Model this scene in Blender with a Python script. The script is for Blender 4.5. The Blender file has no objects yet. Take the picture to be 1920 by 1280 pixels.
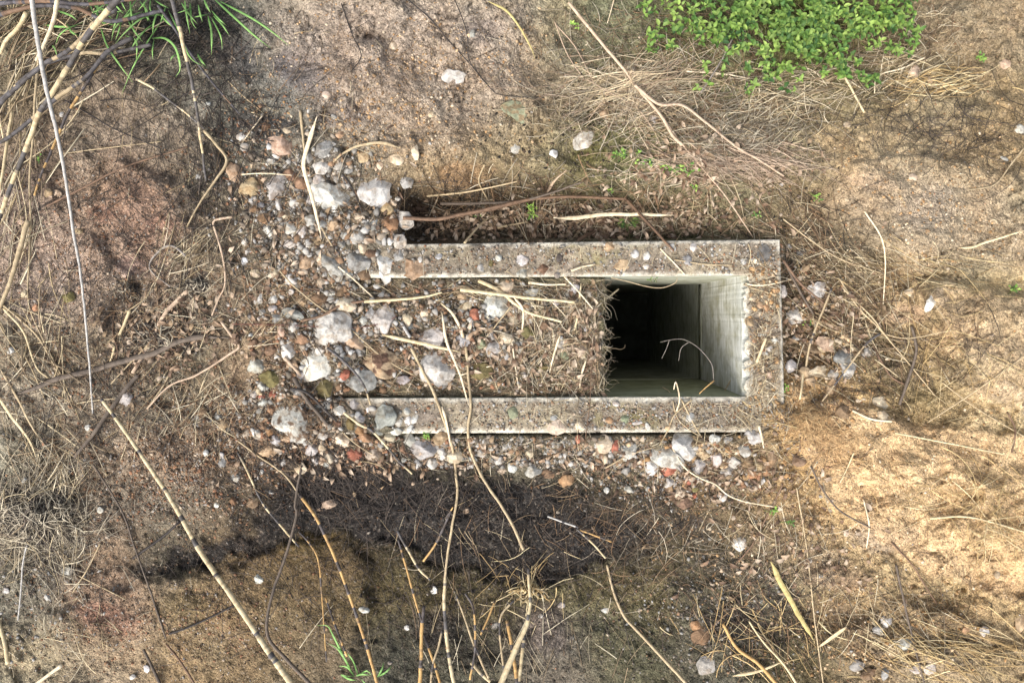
import bpy, math, random
import numpy as np
R = math.radians
sc = bpy.context.scene
COL = sc.collection
# ------------------------------------------------------------------ camera, world, sun, exposure
MPP = 0.0025                       # metres per photo pixel at the level of the concrete rim (z = 0)
H = 3.3                            # camera height above the rim
NU, NV = 1025.0, 592.0             # pixel straight below the camera
CX, CY = (NU-960)*MPP, (640-NV)*MPP
cam = bpy.data.cameras.new('camera'); co = bpy.data.objects.new('camera', cam); COL.objects.link(co)
co.location = (CX, CY, H); cam.sensor_width = 36; cam.lens = 36*H/(1920*MPP)
cam.shift_x = -CX/(1920*MPP); cam.shift_y = -CY/(1920*MPP)
cam.clip_start = 0.05; cam.clip_end = 500; sc.camera = co
SUN_EL, SUN_AZ = 52, 215           # azimuth the light comes from, clockwise from +Y (photo up)
w = bpy.data.worlds.new('World'); sc.world = w; w.use_nodes = True
nt = w.node_tree; bg = nt.nodes['Background']
sky = nt.nodes.new('ShaderNodeTexSky'); sky.sky_type = 'NISHITA'; sky.sun_disc = False
sky.sun_elevation = R(SUN_EL); sky.sun_rotation = R(SUN_AZ); sky.dust_density = 5.0; sky.ozone_density = 0.6; sky.air_density = 1.0
bw = nt.nodes.new('ShaderNodeRGBToBW'); hs = nt.nodes.new('ShaderNodeMix'); hs.data_type = 'RGBA'; hs.clamp_result = False; hs.inputs[0].default_value = .5; nt.links.new(sky.outputs[0], bw.inputs[0]); nt.links.new(sky.outputs[0], hs.inputs[6]); nt.links.new(bw.outputs[0], hs.inputs[7]); nt.links.new(hs.outputs[2], bg.inputs[0]); bg.inputs[1].default_value = 0.15
sl = bpy.data.lights.new('sun', 'SUN'); sl.energy = .9; sl.angle = R(26); sl.color = (1, .95, .88)
so = bpy.data.objects.new('sun', sl); COL.objects.link(so)
so.rotation_euler = (R(90-SUN_EL), 0, R(180-SUN_AZ))
sc.view_settings.view_transform = 'Standard'; sc.view_settings.look = 'None'
sc.view_settings.exposure = 1.12; sc.view_settings.gamma = 1.0
rng = np.random.default_rng(11); random.seed(5)
# ------------------------------------------------------------------ helpers
def lin(c):
    c = np.asarray(c, float)/255.0
    return np.where(c <= .04045, c/12.92, ((c+.055)/1.055)**2.4)
def P(u, v, z):                    # the world point of height z seen at photo pixel u, v
    u = np.asarray(u, float); v = np.asarray(v, float); z = np.asarray(z, float)
    f = (H-z)/H
    return np.stack([CX+(u-NU)*MPP*f, CY-(v-NV)*MPP*f, z+0*u], -1)
_T = np.random.default_rng(3).random((256, 256))
def vn(x, y, s=0):
    x = np.asarray(x, float)+s*17.3; y = np.asarray(y, float)+s*41.7
    xi = np.floor(x).astype(int); yi = np.floor(y).astype(int); fx = x-xi; fy = y-yi
    fx = fx*fx*(3-2*fx); fy = fy*fy*(3-2*fy)
    a = _T[xi % 256, yi % 256]; b = _T[(xi+1) % 256, yi % 256]; c = _T[xi % 256, (yi+1) % 256]; d = _T[(xi+1) % 256, (yi+1) % 256]
    return (a*(1-fx)+b*fx)*(1-fy)+(c*(1-fx)+d*fx)*fy
def fbm(x, y, o=4, s=0):
    r = 0; a = .5; t = 0
    for i in range(o):
        r = r+a*vn(x*2**i, y*2**i, s+i*5); t += a; a *= .5
    return r/t*2-1
def ss(a, b, x):
    t = np.clip((x-a)/(b-a), 0, 1); return t*t*(3-2*t)
def mesh(name, V, F, mat, parent=None, smooth=False, pcol=None, fcol=None):
    V = np.asarray(V, np.float32).reshape(-1, 3); F = [np.asarray(f, np.int32) for f in (F if isinstance(F, list) else [F])]
    me = bpy.data.meshes.new(name); me.vertices.add(len(V)); me.vertices.foreach_set('co', V.ravel())
    nl = sum(f.size for f in F); npoly = sum(len(f) for f in F)
    me.loops.add(nl); me.polygons.add(npoly)
    me.loops.foreach_set('vertex_index', np.concatenate([f.ravel() for f in F]))
    st = []; o = 0
    for f in F:
        st.append(o+np.arange(len(f))*f.shape[1]); o += f.size
    me.polygons.foreach_set('loop_start', np.concatenate(st).astype(np.int32))
    me.update(calc_edges=True)
    if smooth: me.polygons.foreach_set('use_smooth', np.ones(npoly, bool))
    for dom, c in (('POINT', pcol), ('FACE', fcol)):
        if c is not None:
            a = me.attributes.new('Col', 'FLOAT_COLOR', dom)
            c = np.asarray(c, np.float32)
            a.data.foreach_set('color', np.concatenate([c, np.ones((len(c), 1), np.float32)], 1).ravel())
    me.materials.append(mat)
    o = bpy.data.objects.new(name, me); COL.objects.link(o)
    if parent: o.parent = parent
    return o
def tag(o, label=None, cat=None, group=None, kind=None):
    if label: o['label'] = label
    if cat: o['category'] = cat
    if group: o['group'] = group
    if kind: o['kind'] = kind
    return o
def empty(name, loc=(0, 0, 0)):
    o = bpy.data.objects.new(name, None); COL.objects.link(o); o.location = loc; o.empty_display_size = .05
    return o
def recentre(o):                   # object origin at the middle of the mesh instead of the world origin
    me = o.data; n = len(me.vertices); a = np.empty(n*3, np.float32); me.vertices.foreach_get('co', a); a = a.reshape(-1, 3)
    c = a.mean(0); c[2] = a[:, 2].min(); me.vertices.foreach_set('co', (a-c).ravel()); o.location = c.tolist(); me.update()
# ------------------------------------------------------------------ materials
def mat(name, s1=90, s2=240, a1=.5, a2=.35, bump=.6, bd=.006, rough=.95, noise=14, na=.35, spec=.15, cell=True):
    m = bpy.data.materials.new(name); m.use_nodes = True; t = m.node_tree; N = t.nodes; L = t.links
    b = N['Principled BSDF']; b.inputs['Roughness'].default_value = rough; b.inputs['Specular IOR Level'].default_value = spec
    at = N.new('ShaderNodeAttribute'); at.attribute_name = 'Col'
    tc = N.new('ShaderNodeTexCoord')
    def noi(sc_, det=5, ro=.65):
        n = N.new('ShaderNodeTexNoise'); n.inputs['Scale'].default_value = sc_; n.inputs['Detail'].default_value = det; n.inputs['Roughness'].default_value = ro
        L.new(tc.outputs['Object'], n.inputs['Vector']); return n.outputs['Fac']
    def mr(x, a, c, lo, hi):
        n = N.new('ShaderNodeMapRange'); n.inputs[1].default_value = a; n.inputs[2].default_value = c; n.inputs[3].default_value = lo; n.inputs[4].default_value = hi
        L.new(x, n.inputs[0]); return n.outputs[0]
    def ma(op, x, y):
        n = N.new('ShaderNodeMath'); n.operation = op
        for i, q in enumerate((x, y)):
            if isinstance(q, (int, float)): n.inputs[i].default_value = q
            else: L.new(q, n.inputs[i])
        return n.outputs[0]
    fac = mr(noi(noise), .28, .72, 1-na, 1+na)
    hgt = noi(noise*4, 6, .75)
    if cell:
        for s, a in ((s1, a1), (s2, a2)):
            v = N.new('ShaderNodeTexVoronoi'); v.inputs['Scale'].default_value = s; L.new(tc.outputs['Object'], v.inputs['Vector'])
            sp = N.new('ShaderNodeSeparateColor'); L.new(v.outputs['Color'], sp.inputs[0])
            fac = ma('MULTIPLY', fac, mr(sp.outputs[0], 0, 1, 1-a*.85, 1+a))
            hgt = ma('SUBTRACT', hgt, ma('MULTIPLY', v.outputs['Distance'], .7 if s == s1 else .4))
            if s == s1:            # a few grains are pale or rust coloured
                pale = mr(sp.outputs[1], .88, .97, 0, .5); rust = mr(sp.outputs[2], .84, .95, 0, .5)
    vm = N.new('ShaderNodeVectorMath'); vm.operation = 'SCALE'; L.new(at.outputs['Color'], vm.inputs[0]); L.new(fac, vm.inputs['Scale'])
    out = vm.outputs[0]
    if cell:
        for f, c in ((pale, (.52, .46, .38, 1)), (rust, (.30, .20, .13, 1))):
            mx = N.new('ShaderNodeMix'); mx.data_type = 'RGBA'; L.new(f, mx.inputs[0]); L.new(out, mx.inputs[6])
            ad = N.new('ShaderNodeVectorMath'); ad.operation = 'MULTIPLY_ADD'; L.new(at.outputs['Color'], ad.inputs[0]); ad.inputs[1].default_value = (1.1, 1.1, 1.1); ad.inputs[2].default_value = tuple(x*.28 for x in c[:3])
            L.new(ad.outputs[0], mx.inputs[7]); out = mx.outputs[2]
    L.new(out, b.inputs['Base Color'])
    bp = N.new('ShaderNodeBump'); bp.inputs['Strength'].default_value = bump; bp.inputs['Distance'].default_value = bd
    L.new(hgt, bp.inputs['Height']); L.new(bp.outputs[0], b.inputs['Normal'])
    return m
M_soil = mat('soil', bump=1.0, bd=.012, a1=.38, a2=.36)
M_crust = mat('dirty_concrete', s1=150, s2=330, bump=.6, bd=.004, a1=.2, a2=.22, na=.3)
M_rock = mat('stone', bump=.8, bd=.008, noise=22, na=.28, cell=False, rough=.9)
M_pebble = mat('pebble', bump=.5, bd=.002, noise=80, na=.2, cell=False, rough=.85)
M_stalk = mat('stalk', bump=.5, bd=.001, noise=60, na=.28, cell=False, rough=.7, spec=.3)
M_leaf = mat('leaf', bump=.2, bd=.001, noise=50, na=.2, cell=False, rough=.6, spec=.3)
def wall_mat():
    m = bpy.data.materials.new('cast_concrete'); m.use_nodes = True; t = m.node_tree; N = t.nodes; L = t.links
    b = N['Principled BSDF']; b.inputs['Roughness'].default_value = .85
    tc = N.new('ShaderNodeTexCoord'); mp = N.new('ShaderNodeMapping'); mp.inputs['Scale'].default_value = (3, 3, 26); L.new(tc.outputs['Object'], mp.inputs[0])
    n1 = N.new('ShaderNodeTexNoise'); n1.inputs['Scale'].default_value = 1.6; n1.inputs['Detail'].default_value = 8; n1.inputs['Roughness'].default_value = .7; L.new(mp.outputs[0], n1.inputs[0])
    n2 = N.new('ShaderNodeTexNoise'); n2.inputs['Scale'].default_value = 9; n2.inputs['Detail'].default_value = 7; n2.inputs['Roughness'].default_value = .7; L.new(tc.outputs['Object'], n2.inputs[0])
    r1 = N.new('ShaderNodeValToRGB'); L.new(n1.outputs[0], r1.inputs[0])
    r1.color_ramp.elements[0].position = .28; r1.color_ramp.elements[0].color = (.42, .42, .35, 1)
    r1.color_ramp.elements[1].position = .6; r1.color_ramp.elements[1].color = (.80, .81, .78, 1)
    r2 = N.new('ShaderNodeValToRGB'); L.new(n2.outputs[0], r2.inputs[0])
    r2.color_ramp.elements[0].position = .36; r2.color_ramp.elements[0].color = (.66, .64, .52, 1)
    r2.color_ramp.elements[1].position = .55; r2.color_ramp.elements[1].color = (1, 1, 1, 1)
    mx = N.new('ShaderNodeMix'); mx.data_type = 'RGBA'; mx.blend_type = 'MULTIPLY'; mx.inputs[0].default_value = 1
    L.new(r1.outputs[0], mx.inputs[6]); L.new(r2.outputs[0], mx.inputs[7])
    mo = N.new('ShaderNodeAttribute'); mo.attribute_name = 'Col'
    m2 = N.new('ShaderNodeMix'); m2.data_type = 'RGBA'; m2.blend_type = 'MULTIPLY'; m2.inputs[0].default_value = 1
    L.new(mx.outputs[2], m2.inputs[6]); L.new(mo.outputs['Color'], m2.inputs[7]); L.new(m2.outputs[2], b.inputs['Base Color'])
    bp = N.new('ShaderNodeBump'); bp.inputs['Strength'].default_value = .4; bp.inputs['Distance'].default_value = .006
    L.new(n2.outputs[0], bp.inputs['Height']); L.new(bp.outputs[0], b.inputs['Normal'])
    return m
M_wall = wall_mat()
# ------------------------------------------------------------------ the soil: colour and height maps over the photo's plane
CP = '''30,50:110,95,75 150,60:100,85,70 280,60:64,58,52 400,30:52,50,49 480,80:110,100,95 560,60:150,130,115 680,60:155,135,120 800,60:162,140,122 920,60:152,132,112 1040,60:132,116,90 1150,60:110,105,75 1300,80:92,90,52 1500,80:76,82,42 1650,80:112,100,75 1780,60:140,120,100 1880,60:150,128,105
60,150:110,90,72 200,180:122,98,85 320,150:82,74,70 420,170:96,88,86 560,150:108,100,98 680,140:168,142,122 800,150:172,146,122 900,180:157,133,108 1000,170:147,123,98 1150,170:125,115,80 1300,170:115,108,72 1450,180:105,98,65 1600,170:132,118,88 1750,150:150,128,100 1880,200:150,125,95
100,260:126,100,85 230,260:130,105,92 330,270:118,98,88 470,240:78,74,74 600,230:103,94,90 700,240:142,122,102 820,260:157,130,98 950,250:150,125,92 1060,260:130,112,78 1180,260:98,94,52 1300,260:125,112,80 1450,270:140,122,92 1600,260:168,140,108 1750,260:157,136,110 1880,280:160,132,100
100,350:132,104,90 250,340:140,102,82 380,340:95,82,70 480,320:108,97,86 620,300:132,114,96 830,320:140,110,78 950,330:122,98,68 1100,320:100,92,55 1200,350:105,92,62 1350,340:120,105,75 1500,340:130,110,85 1620,360:188,156,122 1750,360:177,156,130 1880,380:167,146,118
100,450:142,112,98 220,430:142,105,90 330,430:120,95,80 440,430:95,78,65 560,440:105,90,78 680,440:105,92,80 800,410:82,62,48 920,420:76,60,46 1050,400:90,72,54 1180,400:92,78,54 1330,410:110,95,68 1500,440:112,96,78 1600,420:127,108,90 1720,450:167,146,122 1850,450:167,146,118
60,560:130,108,98 200,560:140,115,100 320,560:152,122,108 420,560:115,92,78 520,560:108,86,68 620,560:96,78,62 760,560:98,82,66 900,600:100,85,70 1040,600:118,104,82 1110,640:120,106,80 1520,560:98,84,66 1600,560:127,106,82 1700,560:182,150,115 1820,560:192,166,125
60,650:107,90,76 200,650:115,95,80 350,640:95,82,68 450,650:112,86,68 600,660:95,78,62 750,680:90,76,60 900,700:104,88,70 1040,710:104,90,68 1520,640:120,98,75 1620,650:130,110,82 1720,640:150,125,92 1850,650:202,170,130
60,750:120,102,90 200,760:125,105,92 320,760:105,90,78 450,760:127,99,80 560,740:105,85,68 1500,760:187,146,95 1620,760:192,156,110 1750,740:150,125,88 1850,740:207,176,135
60,870:115,102,88 200,850:115,92,80 350,850:120,92,78 480,850:115,90,72 620,850:95,80,68 800,850:86,75,62 1000,850:95,82,68 1200,860:110,95,78 1400,860:130,105,78 1520,860:195,152,98 1650,860:218,182,130 1800,860:222,186,138 1910,860:207,172,120
60,950:95,88,78 200,950:110,90,80 350,950:95,78,68 450,960:75,62,55 600,940:54,49,45 750,950:47,44,41 900,960:47,44,41 1050,960:58,52,47 1200,960:88,78,66 1350,950:125,105,82 1480,950:167,133,95 1620,950:212,174,125 1800,960:218,182,130
50,1040:100,90,80 180,1030:118,86,68 300,1040:56,47,43 420,1050:86,65,48 560,1030:90,72,42 700,1040:60,52,42 850,1040:47,44,41 1020,1040:50,47,44 1150,1030:78,68,56 1300,1040:83,74,60 1420,1040:125,105,80 1550,1040:165,138,105 1700,1050:202,168,125 1850,1060:207,170,118
60,1130:95,85,78 200,1130:135,98,82 350,1120:106,80,52 500,1120:100,78,48 620,1130:86,68,38 750,1120:86,68,40 900,1100:86,68,40 1050,1130:84,72,45 1200,1120:88,73,45 1320,1110:75,65,50 1450,1130:85,75,60 1580,1120:152,124,88 1700,1120:162,134,98 1850,1130:187,154,112
60,1230:130,112,90 200,1240:137,113,92 350,1230:117,91,62 500,1230:107,83,55 620,1230:85,72,58 780,1230:58,52,47 900,1220:70,62,50 1030,1220:100,86,78 1180,1220:75,68,50 1350,1230:85,76,64 1480,1230:90,80,60 1600,1230:130,110,88 1750,1220:150,128,102 1880,1220:160,135,105'''
cp = []  # soil tones as seen, with pebbles and shadows averaged into the colour
for tok in CP.split():
    a, b = tok.split(':'); cp.append([float(x) for x in a.split(',')]+[float(x) for x in b.split(',')])
cp = np.array(cp); _c = cp[:, 2:]; _g = _c.mean(1, keepdims=True); cp[:, 2:] = (_g+(_c-_g)*.95)*.88+np.array([22, 25, 17])
k_ = (cp[:, 0] < 480)[:, None]; cp[:, 2:] += k_*np.array([16, 15, 11]); k_ = (cp[:, 0] > 1450)[:, None]; cp[:, 2:] -= k_*np.array([6, 9, 14]); k_ = ((cp[:, 1] > 920) & (cp[:, 1] < 1070) & (cp[:, 0] > 380) & (cp[:, 0] < 1360))[:, None]; cp[:, 2:] -= k_*np.array([16, 19, 20])
# patches: centre, radii, rotation (deg), colour, strength: soot, moss, pale slabs, painted-in shade of the burrow and the rim gap
PATCH = [(692, 68, 13, 10, 20, (48, 40, 36), 1), (440, 110, 60, 40, 20, (70, 66, 66), .7), (350, 50, 120, 50, 0, (38, 36, 36), .85), (560, 130, 60, 40, 30, (88, 84, 88), .7),
 (500, 235, 70, 26, 10, (60, 58, 60), .7), (640, 215, 60, 30, 0, (85, 80, 82), .5), (900, 60, 45, 30, 0, (128, 118, 112), .6), (870, 330, 60, 30, 0, (150, 112, 70), .6),
 (1110, 285, 45, 22, -20, (92, 88, 40), .8), (1180, 420, 28, 10, 0, (88, 98, 40), .9), (1240, 445, 90, 8, 0, (60, 62, 34), .8), (1130, 250, 60, 25, 10, (100, 96, 55), .6),
 
 (860, 960, 300, 72, 0, (38, 36, 35), .95), (700, 930, 150, 40, 10, (40, 38, 37), .85), (1110, 1010, 120, 50, 10, (44, 41, 39), .8), (560, 960, 120, 40, -10, (42, 39, 37), .8), (990, 930, 60, 30, 0, (50, 46, 43), .7), (1190, 985, 70, 26, 10, (58, 54, 50), .6),
 (1380, 1170, 70, 40, 30, (50, 46, 42), .75), (1300, 990, 60, 26, 30, (66, 58, 50), .6), (1340, 1060, 50, 20, 20, (56, 50, 44), .6), (820, 1180, 60, 40, 0, (52, 48, 48), .7), (1020, 1180, 55, 50, 30, (112, 98, 92), .6), (900, 1230, 80, 30, 0, (52, 48, 44), .6),
 (560, 1020, 90, 22, -10, (96, 78, 38), .6), (340, 1140, 60, 30, 0, (96, 82, 40), .5), (200, 1160, 70, 30, 20, (150, 100, 86), .6), (1580, 1160, 90, 30, 20, (120, 100, 75), .5),
 (1640, 1010, 60, 30, 20, (150, 135, 118), .6), (1560, 1080, 80, 30, 10, (150, 125, 100), .6), (1700, 1000, 30, 18, 0, (160, 140, 118), .5), (1540, 1045, 60, 22, 10, (120, 104, 86), .5),
 (1520, 790, 50, 40, 0, (196, 158, 114), .6), (1500, 740, 30, 30, 0, (188, 154, 112), .5), (1870, 730, 60, 24, 15, (206, 178, 140), .7), (1820, 640, 80, 40, 10, (206, 172, 128), .5), (1770, 550, 20, 34, 30, (216, 190, 155), .6), (1700, 590, 45, 20, 0, (192, 158, 125), .5),
 (1800, 700, 90, 20, 30, (120, 104, 78), .6), (1700, 700, 60, 30, 20, (98, 84, 64), .6), (1560, 450, 50, 20, 25, (80, 72, 58), .6), (1640, 480, 60, 12, 35, (72, 62, 48), .7), (1480, 520, 20, 60, 0, (62, 54, 44), .6), (1490, 640, 14, 60, 0, (60, 52, 42), .6),
 (1740, 390, 60, 45, 0, (182, 166, 146), .6), (1640, 340, 60, 18, 10, (196, 160, 122), .5), (250, 600, 80, 30, 0, (110, 90, 76), .5), (350, 640, 90, 24, -20, (78, 68, 56), .7), (230, 690, 120, 12, -18, (82, 72, 60), .5), (190, 400, 30, 20, 0, (120, 74, 58), .5), (300, 420, 40, 20, 0, (128, 84, 66), .6), (250, 500, 40, 26, 0, (150, 120, 112), .5), (80, 320, 40, 30, 0, (96, 80, 66), .5), (60, 980, 60, 40, 0, (74, 68, 60), .6), (150, 1075, 60, 30, 0, (60, 54, 50), .4), (820, 865, 60, 20, 0, (52, 47, 43), .6), (700, 890, 90, 22, 0, (50, 46, 42), .75), (620, 915, 120, 26, 0, (44, 41, 38), .8), (1110, 600, 30, 110, 0, (104, 98, 62), .5), (560, 860, 60, 20, 0, (70, 60, 52), .5), (830, 400, 60, 34, 0, (84, 56, 44), .5), (620, 300, 50, 20, 0, (92, 84, 80), .5), (1900, 1110, 60, 20, 0, (150, 120, 84), .5)]
PLATES = [([(1540, 385), (1600, 305), (1720, 290), (1900, 330), (1960, 420), (1960, 520), (1780, 515), (1700, 505), (1620, 450)], .03, (168, 147, 118), .6),
 ([(1735, 545), (1780, 535), (1960, 560), (1960, 740), (1880, 762), (1830, 720), (1800, 650), (1765, 615)], .055, (186, 157, 116), .7),
 ([(1490, 765), (1560, 740), (1640, 770), (1800, 800), (1960, 800), (1960, 1100), (1850, 1115), (1750, 1080), (1650, 1015), (1550, 940), (1495, 860)], .04, (204, 167, 118), .65),
 ([(500, 40), (640, -20), (1010, -20), (1010, 160), (950, 220), (850, 290), (770, 300), (640, 260), (540, 150)], .025, (158, 138, 120), .55),
 ([(90, 1150), (190, 1110), (300, 1085), (430, 1065), (560, 1015), (650, 1005), (700, 1060), (650, 1300), (120, 1300)], .03, (132, 106, 74), .35),
 ([(-40, 300), (60, 300), (150, 420), (240, 520), (200, 600), (60, 620), (-40, 560)], .02, (158, 134, 118), .45), ([(230, 300), (330, 330), (360, 430), (300, 520), (220, 470), (190, 380)], .03, (160, 124, 104), .45),
 ([(1500, 560), (1560, 520), (1620, 560), (1600, 640), (1530, 660)], .02, (150, 128, 102), .3), ([(1560, 1130), (1700, 1120), (1860, 1180), (1840, 1290), (1600, 1290)], .02, (164, 140, 108), .4)]
def ledge(u, v):                   # signed distance below the crumbling edge between soot and the lower bank
    y = np.interp(u, [0, 190, 260, 300, 370, 440, 480, 540, 600, 660, 720, 800, 860, 900, 960, 1020, 1100, 1150, 1200, 1300, 1400], [1150, 1110, 1078, 1072, 1052, 1048, 1026, 1014, 1000, 998, 1008, 1046, 1066, 1078, 1088, 1090, 1072, 1050, 1012, 1000, 990])
    return v-y+26*fbm(u/40, v/40, 5, 63)+6*fbm(u/8, v/8, 3, 64)
def psd(pl, u, v):                 # rough signed distance to a polygon with a crumbling outline, positive inside
    pl = np.array(pl, float); u = u+16*fbm(u/38, v/38, 4, 33); v = v+16*fbm(u/38, v/38, 4, 34); d = np.full(np.shape(u), 1e9); ins = np.zeros(np.shape(u), bool)
    for (x0, y0), (x1, y1) in zip(pl, np.roll(pl, -1, 0)):
        ex, ey = x1-x0, y1-y0; t = np.clip(((u-x0)*ex+(v-y0)*ey)/(ex*ex+ey*ey), 0, 1); d = np.minimum(d, np.hypot(u-x0-t*ex, v-y0-t*ey))
        c = ((y0 > v) != (y1 > v)) & (u < ex*(v-y0)/(ey if ey else 1e-9)+x0); ins ^= c
    return np.where(ins, d, -d)
def cracks(u, v):
    a = fbm(u/70+.5*fbm(u/25, v/25, 3, 83), v/60, 4, 81); b = fbm(u/48, v/52+.5*fbm(u/22, v/22, 3, 84), 4, 82)
    m = ss(-.05, .25, fbm(u/110, v/110, 2, 85)); return np.maximum(np.exp(-(a/.018)**2), np.exp(-((b-.12)/.016)**2))*m
def colour(u, v):
    sh = u.shape; u = u.ravel(); v = v.ravel(); out = np.zeros((u.size, 3))
    wu = u+28*fbm(u/90, v/90, 4, 1)+10*fbm(u/22, v/22, 3, 9); wv = v+28*fbm(u/90, v/90, 4, 2)+10*fbm(u/22, v/22, 3, 8)
    wu = 10+1900-abs((wu-10) % 3800-1900); wv = 20+1240-abs((wv-20) % 2480-1240)
    cl = lin(cp[:, 2:])
    for i in range(0, u.size, 20000):
        s = slice(i, i+20000)
        d2 = (wu[s, None]-cp[None, :, 0])**2+((wv[s, None]-cp[None, :, 1])*1.2)**2
        d2 = d2-d2.min(1, keepdims=True)
        ww = np.exp(-d2/(2*46.**2)); out[s] = (ww@cl)/ww.sum(1, keepdims=True)
    for (cx, cy, rx, ry, ro, c, st) in PATCH:
        a = R(ro); dx = u-cx; dy = v-cy
        x = (dx*math.cos(a)+dy*math.sin(a))/rx; y = (-dx*math.sin(a)+dy*math.cos(a))/ry
        d = np.sqrt(x*x+y*y); idx = np.nonzero(d < 2)[0]
        q = d[idx]+.3*fbm(u[idx]/18, v[idx]/18, 4, cx % 13)
        k = (st*(1-ss(.55, 1.15, q)))[:, None]; out[idx] = out[idx]*(1-k)+lin(c)*k
    n = fbm(u/26, v/26, 5, 21); n2 = fbm(u/7., v/7., 3, 5)
    for (pl_, hh, c, st) in PLATES:
        k = (st*(ss(-4, 14, psd(pl_, u, v)) if st > .6 else ss(-30, 60, psd(pl_, u, v))))[:, None]; out = out*(1-k)+lin(c)*k
    ld = ledge(u, v); up = np.interp(u, [240, 300, 480, 560, 700, 1100, 1220], [22, 30, 60, 110, 140, 140, 40])
    k = (.93*(1-ss(-5, 3, ld))*ss(-1, -.45, ld/up+.5*fbm(u/30, v/30, 4, 67))*ss(215, 260, u)*(1-ss(1120, 1240, u)))[:, None]; out = out*(1-k)+lin((45, 42, 40))*(1+.7*n2[:, None])*k
    cw = np.clip(ss(1540, 1640, u)+(1-ss(300, 350, v))*ss(430, 560, u)*(1-ss(1000, 1150, u)), 0, 1); c1 = cracks(u, v); out = out*(1-.5*c1*cw)[:, None]
    out = out*(1+.19*n+.24*n2)[:, None]
    rd = np.clip(fbm(u/60, v/60, 3, 31), -1, 1)[:, None]; out = out*(1+rd*np.array([.07, .0, -.07])); gm = out.mean(1, keepdims=True); out = gm+(out-gm)*.82
    return np.clip(out, .012, .75).reshape(sh+(3,))
BUMPS = [(600, 420, 150, 80, .05), (500, 330, 70, 60, .04), (520, 640, 80, 120, .045), (560, 780, 70, 50, .03), (700, 440, 60, 50, .04), (1520, 810, 55, 50, .05), (1500, 740, 30, 40, .04),
 (1780, 560, 110, 55, .08), (1850, 680, 110, 70, .09), (1750, 380, 150, 60, .05), (1700, 900, 200, 100, .03), (692, 68, 14, 11, -.06), (240, 1010, 80, 30, .03), (1800, 1230, 130, 50, .05), (1620, 1150, 60, 20, -.03),
 (800, 280, 110, 50, .03), (960, 210, 60, 40, .03), (1090, 255, 60, 30, .03), (350, 1150, 130, 60, .05), (180, 1170, 90, 50, .04), (250, 430, 130, 70, .03), (1800, 760, 120, 24, -.04), (1580, 300, 100, 50, .04), (1440, 60, 160, 80, .05), (80, 380, 120, 90, .02), (820, 640, 200, 80, .012), (1320, 250, 200, 60, .03)]
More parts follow.
